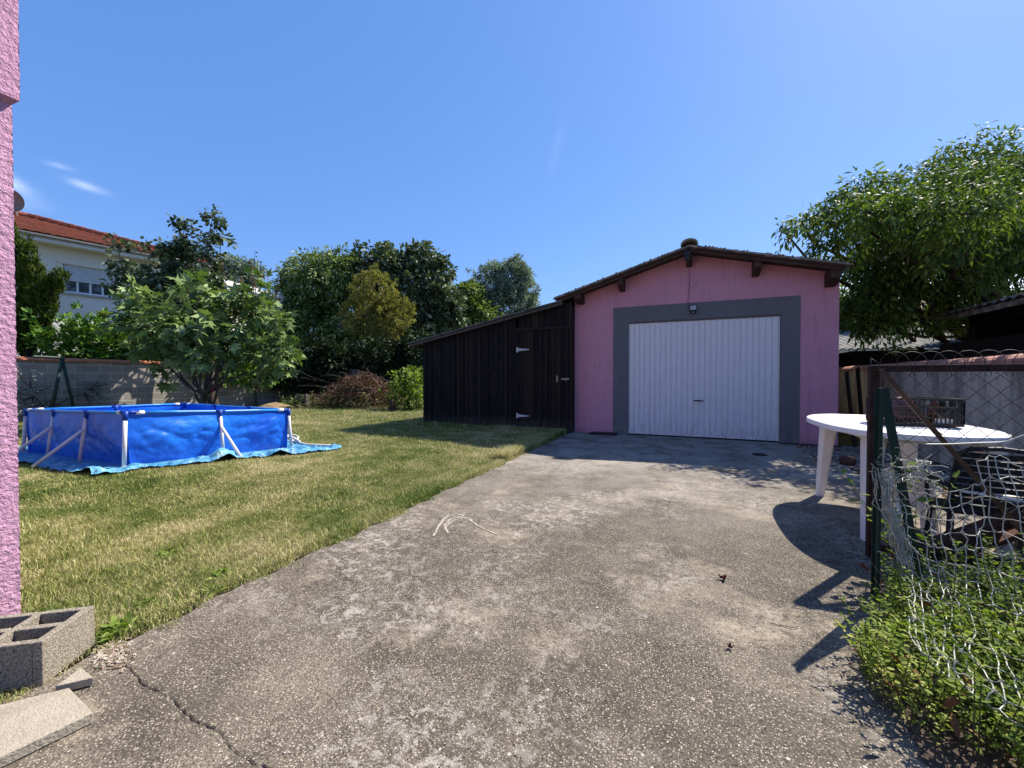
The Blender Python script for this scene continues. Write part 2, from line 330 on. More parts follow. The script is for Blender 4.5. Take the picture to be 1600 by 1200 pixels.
for pl in ([(678, 838), (684, 826), (692, 813), (702, 806), (714, 804), (724, 806), (716, 810)], [(716, 809), (704, 812), (694, 822), (700, 832)], [(700, 834), (696, 826), (702, 818), (714, 812), (733, 810)], [(733, 811), (745, 822), (760, 829), (778, 836)]):
    pl = [(p.x+random.uniform(-.004, .004), p.y+random.uniform(-.004, .004)) for p in pxline(pl, 4)]
    s_ = strip(pl, .013, .0045+.0003*len(b.v)/60, .55); b.add(s_.v, s_.f)
tag(obj('chalk_scrawl', b, M_chalk), 'pale curved chalk scrawl on the grey concrete drive', 'chalk drawing')

# ------------------------------------------------------------------ grass
def inpoly_pool(u, v): return (u > -8.95) & (u < -5.8) & (v > 2.45) & (v < 4.55)
def blades(N, dmin, dmax, h, w, seg, hj=.5, extra=None):
    # sample in view wedge by (angle, depth)
    if extra is None:
        dep = np.sqrt(rng.uniform(dmin**2, dmax**2, N)); tx = rng.uniform(-1.45, .45, N)
        X = tx*dep; u = X*math.cos(PHI)-dep*math.sin(PHI); v = X*math.sin(PHI)+dep*math.cos(PHI)
    else: u, v = extra
    ed = -2.045+.02*np.sin(v*3.3)+.03*np.sin(v*13.1+1)+.035*np.sin(v*37)*np.sin(v*5)+rng.normal(0, .022, len(u))
    k = (u < ed) & (u > -14.9) & (v > -.6) & (v < 13) & ~inpoly_pool(u, v) & ~((u > -5.4) & (v > 7.5)) & ~((u < -2.62) & (v < .74))
    u = u[k]; v = v[k]; N = len(u); z = zln(u, v)-.004
    dn = np.array([mnoise.noise(Vector((a*1.3, b_*1.3, 3))) for a, b_ in zip(u[::1], v[::1])]) if N < 60000 else None
    if dn is None:
        gx = np.arange(-16, 1, .1); gy = np.arange(-1, 14, .1); T = np.array([[mnoise.noise(Vector((a*1.3, b_*1.3, 3))) + .6*mnoise.noise(Vector((a*5, b_*5, 9))) for a in gx] for b_ in gy])
        dn = T[np.clip(((v+1)/.1).astype(int), 0, len(gy)-1), np.clip(((u+16)/.1).astype(int), 0, len(gx)-1)]
    H = h*(1+dn*.5)*rng.uniform(1-hj, 1+hj, N); an = rng.uniform(0, 2*np.pi, N); ln = rng.uniform(.15, 1.0, N)*H
    la = rng.uniform(0, 2*np.pi, N); Wd = w*rng.uniform(.6, 1.4, N); dx = np.cos(an)*Wd/2; dy = np.sin(an)*Wd/2; lx = np.cos(la)*ln; ly = np.sin(la)*ln
    rn = np.clip(rng.normal(.5, .24, N), 0, 1)
    if seg == 1:
        V = np.stack([np.stack([u-dx, v-dy, z], 1), np.stack([u+dx, v+dy, z], 1), np.stack([u+lx, v+ly, z+H], 1)], 1).reshape(-1, 3)
        return V, np.arange(3*N).reshape(-1, 3), np.repeat(rn, 3)
    V = np.stack([np.stack([u-dx, v-dy, z], 1), np.stack([u+dx, v+dy, z], 1), np.stack([u+dx*.8+lx*.35, v+dy*.8+ly*.35, z+H*.6], 1), np.stack([u-dx*.8+lx*.35, v-dy*.8+ly*.35, z+H*.6], 1), np.stack([u+lx, v+ly, z+H*.95], 1)], 1).reshape(-1, 3)
    i = np.arange(N)[:, None]*5; Fc = np.concatenate([i+np.array([0, 1, 2]), i+np.array([0, 2, 3]), i+np.array([3, 2, 4])], 0)
    return V, Fc, np.repeat(rn, 5)
def merge(parts):
    off = 0; Vs = []; Fs = []; Rs = []
    for V, Fc, r_ in parts: Vs.append(V); Fs.append(Fc+off); Rs.append(r_); off += len(V)
    return np.concatenate(Vs), np.concatenate(Fs), np.concatenate(Rs)
GR = [blades(230000, 1.1, 3.2, .020, .0030, 2), blades(230000, 3.0, 6, .020, .0052, 2), blades(170000, 5.8, 10, .024, .010, 1), blades(90000, 9.6, 16.5, .03, .018, 1)]
# taller tufts along edge of the drive and scattered clover-like tufts
ev = rng.uniform(.8, 7.4, 16000); GR.append(blades(0, 0, 0, .034, .004, 2, extra=(-2.09-np.abs(rng.normal(0, .06, 16000)), ev)))
ev = rng.uniform(4.7, 7.3, 14000); GR.append(blades(0, 0, 0, .085, .007, 2, extra=(-2.1-np.abs(rng.normal(0, .12, 14000)), ev)))
tu = []
for _ in range(420):
    cu, cv = rng.uniform(-9, -2.2), rng.uniform(.7, 7); k = 50; tu.append((rng.normal(cu, .06, k), rng.normal(cv, .06, k)))
GR.append(blades(0, 0, 0, .038, .0045, 2, extra=(np.concatenate([a for a, _ in tu]), np.concatenate([b_ for _, b_ in tu]))))
sv = rng.uniform(-5.6, -2.1, 5000); GR.append(blades(0, 0, 0, .08, .008, 2, extra=(sv, 7.48-np.abs(rng.normal(0, .05, 5000)))))
V, Fc, r_ = merge(GR); tag(npobj('grass', V, Fc, r_, M_grass), 'sun-dried mown lawn grass left of the concrete drive', 'grass', kind='stuff')

# ------------------------------------------------------------------ leaf clouds
def tmpl(kind):
    if kind == 'oval': return np.array([(-0, 0, 0), (.28, .35, .03), (.22, .75, .0), (0, 1, -.1), (-.22, .75, 0), (-.28, .35, .03), (0, .5, -.06)]), [(0, 1, 6), (1, 2, 6), (2, 3, 6), (3, 4, 6), (4, 5, 6), (5, 0, 6)]
    if kind == 'long': return np.array([(0, 0, 0), (.11, .3, .06), (.11, .65, -.02), (0, 1, -.28), (-.11, .65, -.02), (-.11, .3, .06)]), [(0, 1, 5), (1, 2, 4), (1, 4, 5), (2, 3, 4)]
    if kind == 'fig':
        P = [(0, 0, 0), (.14, .14, .02), (.46, .2, -.1), (.24, .38, .03), (.55, .66, -.12), (.17, .6, .03), (0, 1.05, -.14), (-.17, .6, .03), (-.55, .66, -.12), (-.24, .38, .03), (-.46, .2, -.1), (-.14, .14, .02), (0, .4, -.04)]
        return np.array(P), [(i, (i+1) % 12, 12) for i in range(12)]
    if kind == 'tri': return np.array([(-.2, 0, 0), (.2, 0, 0), (.12, .8, -.05), (-.12, .8, -.05)]), [(0, 1, 2), (0, 2, 3)]
def leaves(C, D, size, kind, sj=.3, rnd=None, wid=1.0, roll=1.0):
    """C (N,3) bases, D (N,3) directions"""
    T, Ft = tmpl(kind); T = T*np.array([wid, 1, 1]); N = len(C); Ft = np.array(Ft); D = D/np.linalg.norm(D, axis=1, keepdims=True)
    upv = np.tile([0, 0, 1.], (N, 1))+rng.normal(0, .55*roll, (N, 3)); X = np.cross(D, upv); X /= np.linalg.norm(X, axis=1, keepdims=True)+1e-9; Z = np.cross(X, D)
    s = size*rng.uniform(1-sj, 1+sj, N); V = C[:, None, :]+s[:, None, None]*(X[:, None, :]*T[None, :, 0:1]+D[:, None, :]*T[None, :, 1:2]+Z[:, None, :]*T[None, :, 2:3])
    Fc = (np.arange(N)[:, None, None]*len(T)+Ft[None]).reshape(-1, 3)
    rn = np.clip(rng.normal(.5, .22, N), 0, 1) if rnd is None else rnd
    return V.reshape(-1, 3), Fc, np.repeat(rn, len(T))
def blobpts(blobs, n, inner=.45):
    """random points in ellipsoids, surface biased; blobs: (c(3), r(3))"""
    vol = np.array([b_[1][0]*b_[1][1]*b_[1][2] for b_ in blobs])**.75; idx = rng.choice(len(blobs), n, p=vol/vol.sum())
    d = rng.normal(0, 1, (n, 3)); d /= np.linalg.norm(d, axis=1, keepdims=True); r0 = rng.uniform(inner**3, 1, n)**(1/3)
    c = np.array([blobs[i][0] for i in idx], float); r = np.array([blobs[i][1] for i in idx], float); return c+d*r*r0[:, None], d, idx
def crown(parent, blobs, nclump, per, crad, lsize, kind, mat, droop=.3, out=.7, inner=.45, wid=1, name='crown', sj=.3, zmin=None, roll=1.0, shag=.15, shagk=.5):
    P, d, idx = blobpts(blobs, nclump, inner); ex = rng.random(nclump) < shag; P = P+d*(ex*rng.uniform(.1, .55, nclump)*shagk)[:, None]+np.array([0, 0, .5])*(ex*rng.uniform(0, .6, nclump)*shagk)[:, None]
    P = P+rng.normal(0, .06, P.shape)
    if zmin is not None: k = P[:, 2] > zmin; P = P[k]; d = d[k]
    n = len(P); off = rng.normal(0, 1, (n, per, 3)); off *= (rng.uniform(.2, 1, (n, per, 1))*crad)/np.linalg.norm(off, axis=2, keepdims=True)
    C = (P[:, None]+off).reshape(-1, 3); D = (d[:, None]*out+off/crad*.8+rng.normal(0, .45, (n, per, 3))+np.array([0, 0, -droop])).reshape(-1, 3)
    cr = rng.normal(0, .17, n)[:, None]+rng.normal(.48, .18, (n, per)); V, Fc, r_ = leaves(C, D, lsize, kind, sj, np.clip(cr, 0, 1).ravel(), wid, roll)
    npobj(name, V, Fc, r_, mat, parent); return P
def wig(p, q, n=6, j=.08):
    p, q = Vector(p), Vector(q); L = (q-p).length; pts = [p.lerp(q, i/n) for i in range(n+1)]
    return [pts[0]]+[x+Vector((random.uniform(-1, 1), random.uniform(-1, 1), random.uniform(-.6, .8)))*L*j for x in pts[1:-1]]+[pts[-1]]
def woody(parent, base, top, r, blobs, mat, clumps=None, ntw=150, name='trunk', limb=.45, tw=.012):
    b = MB(); base, top = Vector(base), Vector(top); b.tube(wig(base-Vector((0, 0, .05)), top, 6, .03), [r*1.25, r*1.02, r*.95, r*.9, r*.85, r*.8, r*.72], 9)
    nodes = [top]
    for c, rr in blobs:
        c = Vector(c); path = wig(top-Vector((0, 0, (top-base).length*random.uniform(0, .3))), c, 6, .07); k = r*limb
        b.tube(path, [k, k*.85, k*.72, k*.6, k*.5, k*.4, k*.22], 6); nodes += path[2:]
    if clumps is not None:
        sel = clumps[rng.choice(len(clumps), min(ntw, len(clumps)), replace=False)]; nn = np.array([tuple(x) for x in nodes])
        for p in sel:
            i = np.argmin(((nn-p)**2).sum(1)); b.tube(wig(nodes[i], p, 3, .08), [tw, tw*.8, tw*.55, tw*.3], 4, False)
    return obj(name, b, mat, parent, smooth=True)
def pb(lst):  # (px,py,depth, rx_px, ry_px, rdepth_m)
    out = []
    for x, y, d, rx, ry, rd in lst:
        out.append((tuple(Dp(x, y, d)), (rx*d/F*.95+0*rd, max(rd, rx*d/F*.6), ry*d/F)))
    return out

# ------------------------------------------------------------------ garage
V0 = 7.74
g = thing('garage', (0, V0, 0), 'pink rendered garage with gabled tile roof and grey door surround', 'garage')
def wallpoly(x0, x1, zs, hole=None): pass
b = MB(); L, Rr, AX = -2.01, 2.16, .03
zl_, zr_, za = 2.61, 2.67, 3.21
DX0, DX1, DZ = -1.0, 1.40, 2.085
T = .2; e = (0, T, 0)
b.prism([(L, V0, -.1), (DX0, V0, -.1), (DX0, V0, DZ), (L, V0, DZ)][::1], e)
b.prism([(DX1, V0, -.1), (Rr, V0, -.1), (Rr, V0, DZ), (DX1, V0, DZ)], e)
b.prism([(L, V0, DZ), (DX0, V0, DZ), (DX1, V0, DZ), (Rr, V0, DZ), (Rr, V0, zr_), (AX, V0, za), (L, V0, zl_)], e)
b.prism([(L, V0+T, -.1), (L+.2, V0+T, -.1), (L+.2, V0+T, zl_), (L, V0+T, zl_)], (0, 5.6, 0))
bs_ = MB(); bs_.prism([(Rr-.2, V0+T+.001, -.1), (Rr, V0+T+.001, -.1), (Rr, V0+T+.001, zr_), (Rr-.2, V0+T+.001, zr_)], (0, 5.598, 0)); obj('side_wall', bs_, simple('bounce_cutting_grey', (.20, .19, .17), .95, .2), g)  # side wall grey is invented to keep pink bounce off the garden wall
b.prism([(L, V0+5.8, -.1), (Rr, V0+5.8, -.1), (Rr, V0+5.8, zr_), (AX, V0+5.8, za), (L, V0+5.8, zl_)], (0, .2, 0))
obj('wall', b, M_pink, g)
b = MB(); q = V0-.012   # painted grey surround (slightly proud band)
b.box((-1.27, q, -.02), (DX0, V0-.0005, 2.37)); b.box((DX1, q, -.02), (1.66, V0-.0005, 2.37)); b.box((DX0, q, DZ), (DX1, V0-.0005, 2.37))
b.box((-1.105, q-.006, .0), (DX0-.0, q-.0005, 2.19)); b.box((DX1, q-.006, .0), (DX1+.07, q-.0005, 2.19)); b.box((DX0, q-.006, DZ+.0), (DX1, q-.0005, 2.19))
b.box((DX0, V0+.0005, 0), (DX0+.01, V0+T-.01, DZ-.001)); b.box((DX1-.01, V0+.0005, 0), (DX1, V0+T-.01, DZ-.001)); b.box((DX0+.01, V0+.0005, DZ-.02), (DX1-.01, V0+T-.01, DZ-.001))
obj('door_surround', b, M_trim, g)
b = MB(); dy = V0+.03; n = 26; w = (DX1-DX0-.05)/n; z0 = .055
b.box((DX0+.015, dy, z0-.02), (DX1-.015, dy+.02, DZ-.025))
for i in range(n):
    x = DX0+.025+i*w; d = random.uniform(0, .002)
    pr = [(x+.001, dy, z0+.015), (x+.008, dy-.013-d, z0+.015), (x+w-.012, dy-.013-d, z0+.015), (x+w-.006, dy, z0+.015)]
    b.prism(pr, (0, 0, DZ-.06-z0))
b.box((DX0+.012, dy-.016, z0-.03), (DX1-.012, dy-.0005, z0+.012)); b.box((DX0+.012, dy-.016, z0+.0125), (DX0+.024, dy-.0005, DZ-.03)); b.box((DX1-.024, dy-.016, z0+.0125), (DX1-.012, dy-.0005, DZ-.03))
door = obj('door', b, M_door, g); tag(door, 'white ribbed up-and-over metal garage door')
hx = .19; b = MB(); b.tube([(hx-.075, dy-.045, .655), (hx-.05, dy-.055, .66), (hx+.06, dy-.055, .66), (hx+.085, dy-.045, .652)], [.008, .011, .011, .007], 8); b.tube([(hx, dy-.055, .66), (hx, dy-.012, .66)], .012, 8)
obj('handle', b, M_dark, door, smooth=True)
b = MB(); b.obox((hx, dy-.017, .585), (1, 0, 0), (0, 1, 0), (0, 0, 1), .011, .003, .03); b.lathe((hx, dy-.02, .60), [(.0, .006), (.008, .006), (.008, 0)], 8); obj('lock_plate', b, M_steel, door)
b = MB()  # added dark sheet standing in for the darkness inside the garage
b.box((L+.21, V0+.5, .0), (Rr-.21, V0+.52, 2.5)); obj('darkness_backing', b, M_darkwood, g)
# roof boards + tiles
RV = 7.36; RB = V0+6.2
def roofpt(u, off=0):  # underside z at u
    return (za+.0 - (AX-u)*(za-zl_)/(AX-L) if u < AX else za-(u-AX)*(za-zr_)/(Rr-AX))+off
UL, UR = -2.28, 2.13
b = MB()
for (a, c_) in ((UL, AX), (AX, UR)):
    b.prism([(a, RV, roofpt(a)-.0), (c_, RV, roofpt(c_)), (c_, RV, roofpt(c_)+.028), (a, RV, roofpt(a)+.028)], (0, RB-RV, 0))
rf = obj('roof', b, M_beam, g)
b = MB()  # barge board a little set back
for (a, c_) in ((UL+.03, AX-.004), (AX+.004, UR-.03)):
    b.prism([(a, RV+.03, roofpt(a)-.05), (c_, RV+.03, roofpt(c_)-.05), (c_, RV+.03, roofpt(c_)-.002), (a, RV+.03, roofpt(a)-.002)], (0, .025, 0))
obj('barge_board', b, M_beam, rf)
b = MB()
def tile_row(b, u0, u1, lo, v0, v1, r=.066, step=.34):   # half-round tiles laid down the slope
    n = max(1, int(abs(u1-u0)/step)); sg = 1 if u1 > u0 else -1
    for i in range(n+1):
        a = u0+sg*i*step; e_ = a+sg*(step+.07)
        if (e_-u1)*sg > .03: e_ = u1+sg*.03
        if (u1-a)*sg < .05: break
        jz = random.uniform(-.006, .008); vs = []
        for s_, uu in enumerate((a, e_)):
            zz = roofpt(uu, .018)+jz+(.018 if s_ == 1 else 0); rr = r*(1.05 if s_ == 0 else .95)
            for k in range(7):
                an = math.pi*k/6; vs.append((uu, (v0+v1)/2-math.cos(an)*rr, zz+math.sin(an)*rr*.42))
            for k in range(7):
                an = math.pi*k/6; vs.append((uu, (v0+v1)/2-math.cos(an)*(rr-.016), zz+math.sin(an)*(rr*.42-.013)-.002))
        fs = []
        for k in range(6): fs += [(k, k+1, 14+k+1, 14+k), (7+k, 21+k, 21+k+1, 7+k+1), (k, 7+k, 7+k+1, k+1), (14+k, 14+k+1, 21+k+1, 21+k)]
        fs += [(0, 14, 21, 7), (6, 13, 27, 20)]
        b.cur = random.random(); b.add(vs, fs)
v = RV+.085-.03
while v < RB:
    tile_row(b, AX-.05, UL-.03, 0, v-.085, v+.085); tile_row(b, AX+.05, UR+.05, 0, v-.085, v+.085); v += .2
# continuous mortar bed under covers
for (a, c_) in ((UL-.04, AX-.003), (AX+.003, UR+.04)):
    b.prism([(a, RV-.02, roofpt(a, .030)), (c_, RV-.02, roofpt(c_, .030)), (c_, RV-.02, roofpt(c_, .058)), (a, RV-.02, roofpt(a, .058))], (0, RB-RV, 0))
for i in range(60):  # mortar and moss crumbs along the verge
    u = random.uniform(UL, UR); s_ = random.uniform(.006, .012); b.obox((u, RV-.015, roofpt(u, .050+random.uniform(0, .014))), (1, random.uniform(-1, 1), 0), (0, 1, 0), (0, 0, 1), s_*1.6, s_, s_)
obj('roof_tiles', b, M_tile, rf)
b = MB()
for k in range(18):
    v = RV-.06+k*.36; vs = []
    for s_, vv_ in enumerate((v, v+.42)):
        r_o = .135 if s_ == 0 else .118
        for j in range(9):
            an = math.pi*j/8; vs.append((AX-math.cos(an)*r_o, vv_, roofpt(AX, .045)+math.sin(an)*r_o*.72+(.012 if s_ == 0 else 0)))
        for j in range(9):
            an = math.pi*j/8; vs.append((AX-math.cos(an)*(r_o-.018), vv_, roofpt(AX, .045)+math.sin(an)*(r_o*.72-.018)))
    fs = []
    for j in range(8): fs += [(j, j+1, 18+j+1, 18+j), (9+j, 27+j, 28+j, 10+j), (j, 9+j, 10+j, j+1), (18+j, 19+j, 28+j, 27+j)]
    b.add(vs, fs)
obj('ridge_tiles', b, M_tile, rf, smooth=False)
# purlin ends with sloped undercut
for (u, hh, w) in ((-1.88, .15, .13), (-1.10, .20, .10), (.035, .20, .10), (1.03, .22, .10), (2.03, .22, .13)):
    zt = roofpt(u-.0)-.004; b = MB(); zt = min(roofpt(u-w/2), roofpt(u+w/2))-.003
    b.prism([(u-w/2, RV+.06, zt), (u-w/2, V0-.001, zt), (u-w/2, V0-.001, zt-hh), (u-w/2, V0-.12, zt-hh), (u-w/2, RV+.06, zt-hh*.62)], (w, 0, 0)); b.cur = random.random()
    obj('purlin', b, M_beam, rf, bevel=.006)
b = MB(); b.obox((.0, RV+.01, 3.135), (1, 0, 0), (0, 1, 0), (0, 0, 1), .055, .03, .035); b.obox((.0, RV+.01, 3.06), (1, 0, 0), (0, 1, .2), (0, -.2, 1), .045, .025, .04); sb = obj('solar_lamp', b, M_dark, org=(0, RV+.01, 3.1), bevel=.008)
tag(sb, 'small black sensor lamp fixed under the garage ridge tile', 'lamp')
# crack/cable down the facade
b = MB(); pts = [(.032, V0-.004, 2.99)]; z = 2.99
while z > 2.30: z -= .05; pts.append((.03+random.uniform(-.006, .006)-.012*math.sin(z*6), V0-.015, z))
pts += [(.035, V0-.016, 2.27), (.07, V0-.016, 2.262)]; b.tube(pts, .0035, 5)
cb = obj('cable', b, simple('mauve_cable', (.16, .07, .10), .7), org=(.03, V0, 2.6)); tag(cb, 'thin cable running down the pink gable to the floodlight', 'cable')
b = MB()
for k in range(11):
    t = k/10; x = .09+.07*math.cos(t*5.2+1.2); z = 2.70+.05*math.sin(t*5.2+1.2); b.obox((x, V0-.001, z), (1, 0, 0), (0, 1, 0), (0, 0, 1), .006, .002, .006)
tag(obj('plaster_chips', b, simple('chipped_plaster', (.28, .12, .17), .9), g), kind='stuff')
fl = thing('floodlight', (.10, V0-.05, 2.27), 'black square floodlight with grey lens above the garage door', 'floodlight')
b = MB(); b.box((.04, V0-.07, 2.215), (.16, V0-.035, 2.32)); b.box((.07, V0-.035, 2.24), (.13, V0-.013, 2.28)); b.box((.065, V0-.075, 2.17), (.135, V0-.035, 2.213)); obj('casing', b, M_dark, fl, bevel=.008)
b = MB(); b.box((.052, V0-.073, 2.235), (.148, V0-.0705, 2.31)); obj('lens', b, M_lens, fl)
b = MB(); b.lathe((.10, V0-.08, 2.19), [(0, .012), (.012, .008), (.014, 0), (.012, -.008), (0, -.012)], 8); obj('sensor', b, M_lens, fl, smooth=True)
# doorstep slab, hole cover, edging
b = MB(); c0 = Vector((-1.42, 7.58, .0)); b.obox((c0.x, c0.y, .018), (1, .04, 0), (0, 1, 0), (0, 0, 1), .24, .12, .014)
o = obj('metal_plate', b, M_rust, org=(c0.x, c0.y, 0), bevel=.004); tag(o, 'flat rusty brown plate lying at the left foot of the garage', 'plate')
b = MB(); b.lathe((.92, 6.39, .003), [(0, .012), (.06, .016), (.085, .01), (.10, .0)], 14); o = obj('drain_cover', b, M_rust, org=(.92, 6.39, 0), smooth=True); tag(o, 'small dark round cover on the drive before the garage', 'drain cover')
b = MB()
for k in range(9): b.obox((1.42+k*.09+random.uniform(-.02, .02), 7.60+random.uniform(-.03, .02), .012), (1, random.uniform(-.4, .4), 0), (0, 1, 0), (0, 0, 1), .05, random.uniform(.01, .03), .012)
tag(obj('rubble', b, M_earth, org=(1.7, 7.6, 0)), 'dark crumbled debris along the garage foot, right of the door', 'rubble', kind='stuff')

# ------------------------------------------------------------------ lean-to shed
s = thing('wooden_shed', (-3.7, 7.55, 0), 'black stained plank lean-to shed with sloping roof beside the pink garage', 'shed')
SV = 7.50; SL, SR = -5.36, -2.02
def shz(u): return 1.83+(u+5.70)*(2.53-1.83)/(3.62)
b = MB(); u = SL
while u < -3.16:
    w = random.uniform(.09, .17); w = min(w, -3.15-u); dv = random.uniform(-.012, .012); b.cur = random.random()
    bt = random.uniform(-.02, .03); b.prism([(u+.002, SV+dv, bt), (u+w-.004, SV+dv+random.uniform(-.006, .006), bt), (u+w-.004, SV+dv, shz(u+w)-.045), (u+.002, SV+dv, shz(u)-.045)], (0, .022, 0))
    if random.random() < .45: b.cur = .75+.25*random.random(); b.box((u-.018, SV-.02+dv, random.uniform(0, .06)), (u+.018, SV-.013+dv, shz(u)-.05))
    u += w
u = -3.10
while u < SR-.02:   # boards over the door
    w = min(random.uniform(.10, .15), SR-u); b.cur = random.random(); b.prism([(u+.002, SV, 2.06), (u+w-.004, SV, 2.06), (u+w-.004, SV, shz(u+w)-.045), (u+.002, SV, shz(u)-.045)], (0, .022, 0)); u += w
b.box((SL+.01, SV+.03, 0), (SR, SV+.05, 1.78)); b.box((-2.036, SV+.051, 0), (-2.013, V0+.3, 2.44)); b.box((SR-.10, SV+.03, 1.781), (SR+.006, SV+.05, 2.46)); b.box((SR-.019, SV-.012, -.01), (SR+.006, SV+.029, 2.50)); 
v = SV
while v < 12.6:   # left side
    w = random.uniform(.1, .16); b.cur = random.random(); b.box((SL-.024, v+.002, 0), (SL-.002, v+w-.004, shz(SL)-.05)); v += w
b.prism([(SL, 12.62, 0), (SR, 12.62, 0), (SR, 12.62, shz(SR)-.05), (SL, 12.62, shz(SL)-.05)], (0, .02, 0))
obj('wall', b, M_shed, s)
b = MB(); b.cur = .9; b.box((-3.15, SV-.022, 2.0), (SR, SV-.002, 2.055)); b.cur = .3; b.box((-3.155, SV-.012, -.01), (-3.10, SV+.02, 2.001)); obj('door_frame', b, M_shed, s)
b = MB(); b.box((SL-.03, SV-.035, 0), (SL+.045, SV-.024, shz(SL)-.05)); obj('corner_board', b, M_shed, s)
b = MB(); u = -3.095
while u < SR-.03:
    w = min(random.choice((.12, .14, .16)), SR-.02-u); b.cur = random.random(); b.box((u+.003, SV-.006+random.uniform(-.005, .005), .02), (u+w-.003, SV+.018, 1.995)); 
    if random.random() < .6: b.cur = .95; b.box((u-.014, SV-.025, .03), (u+.014, SV-.0135, 1.99))
    u += w
dr = obj('door', b, M_shed, s)
for z in (1.62, .30):
    b = MB(); b.box((-3.135, SV-.036, z-.05), (-3.105, SV-.026, z+.05)); b.prism([(-3.102, SV-.036, z-.03), (-3.102, SV-.036, z+.03), (-2.86, SV-.036, z+.006), (-2.86, SV-.036, z-.006)], (0, .008, 0))
    b.tube([(-3.103, SV-.036, z-.05), (-3.103, SV-.036, z+.05)], .008, 6); obj('hinge', b, simple('pale_hinge', (.5, .5, .49), .5), dr)
b = MB(); b.box((-2.30, SV-.040, .98), (-2.27, SV-.028, 1.10)); b.tube([(-2.285, SV-.045, 1.03), (-2.285, SV-.06, 1.04), (-2.285, SV-.06, 1.08)], .006, 6); obj('latch', b, simple('old_brass', (.4, .33, .22), .5), dr)
b = MB(); b.box((-2.20, SV-.045, 1.02), (-2.05, SV-.030, 1.05)); b.tube([(-2.13, SV-.05, 1.035), (-2.13, SV-.075, 1.02), (-2.10, SV-.08, 1.01)], .007, 6); obj('bolt', b, simple('dull_bolt', (.36, .29, .2), .5), dr)
b = MB(); nu = 60
def shroof(top):
    def fn(i, j): u = -5.72+i*(3.55); v = SV-.16+j*5.2; return (u, v, shz(u)-.02+top+.012*math.cos(v*2*math.pi/.15)+.006*mnoise.noise(Vector((u*2, v, 0))))
    return fn
b.grid(shroof(.022), 36, 300); k0 = len(b.v); b.grid(shroof(.0), 36, 300); n = 37
for i in range(36): b.f.append((i, k0+i, k0+i+1, i+1))
for j in range(300): b.f.append((j*n, (j+1)*n, k0+(j+1)*n, k0+j*n))
rf = obj('roof', b, M_sheet, s)
b = MB(); b.prism([(-5.68, SV-.13, shz(-5.68)-.075), (-2.16, SV-.13, shz(-2.16)-.075), (-2.16, SV-.13, shz(-2.16)-.037), (-5.68, SV-.13, shz(-5.68)-.037)], (0, .04, 0)); b.box((-5.66, SV-.085, shz(-5.66)-.095), (-5.60, 12.6, shz(-5.66)-.037)); obj('fascia', b, M_weath, rf)

# ------------------------------------------------------------------ garden walls
m = Mat('grey_block_wall', .95, .1); sx = m.sep(); cc = m.comb(sx[1], sx[2], 0); br = m.n.new('ShaderNodeTexBrick')
m.l.new(cc, br.inputs['Vector']); br.inputs['Scale'].default_value = 1; br.inputs['Brick Width'].default_value = .5; br.inputs['Row Height'].default_value = .2; br.inputs['Mortar Size'].default_value = .011; br.inputs['Mortar Smooth'].default_value = .2; br.inputs['Bias'].default_value = -.2
br.inputs['Color1'].default_value = (.23, .21, .185, 1); br.inputs['Color2'].default_value = (.37, .34, .30, 1); br.inputs['Mortar'].default_value = (.50, .47, .42, 1)
n1 = m.noise(1.4, 5, .65); n2 = m.noise(14, 5, .7); c = m.mix(m.ramp(n1, [(.35, .55), (.65, 0)]), br.outputs[0], (.19, .175, .155)); c = m.mix(m.ramp(n2, [(.4, 0), (.7, .4)]), c, (.22, .205, .185)); m.col(c); m.bump(m.noise(60), .5, .006); m.bump(br.outputs['Fac'], -.6, .012); M_block = m.m
w = thing('block_wall', (-15, 5, 0), 'long grey hollow-block garden wall with terracotta coping behind the pool', 'wall')
b = MB(); b.box((-15.2, -6, -.3), (-15, 10.15, 1.5)); b.box((-15.2, 10.157, -.3), (-15, 11.9, 1.5)); b.box((-15.19, 10.14, -.3), (-15.02, 10.16, 1.49)); obj('blocks', b, M_block, w)
b = MB(); v = -6
while v < 11.6: b.cur = random.random(); b.prism([(-14.93, v, 1.5+.001), (-14.93, v, 1.53), (-15.1, v, 1.585), (-15.27, v, 1.53), (-15.27, v, 1.501)], (0, .326, 0)); v += .33
obj('coping', b, M_terra, w)
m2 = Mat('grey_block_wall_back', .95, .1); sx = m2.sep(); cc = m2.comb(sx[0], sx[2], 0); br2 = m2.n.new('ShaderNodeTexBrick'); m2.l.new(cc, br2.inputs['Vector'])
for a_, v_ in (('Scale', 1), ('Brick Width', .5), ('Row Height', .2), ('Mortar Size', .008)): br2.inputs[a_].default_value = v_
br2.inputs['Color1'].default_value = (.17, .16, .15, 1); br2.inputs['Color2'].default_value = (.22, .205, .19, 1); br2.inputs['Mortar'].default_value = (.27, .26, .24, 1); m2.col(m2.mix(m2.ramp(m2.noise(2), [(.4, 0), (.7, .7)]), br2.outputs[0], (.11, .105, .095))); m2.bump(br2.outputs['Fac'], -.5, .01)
b = MB(); b.box((-15.2, 12.25, -.3), (-12.1, 12.45, 1.4)); o = obj('boundary_wall', b, m2.m, org=(-13, 12.3, 0)); tag(o, 'shaded grey block wall at the back of the lawn behind the brush pile', 'wall')
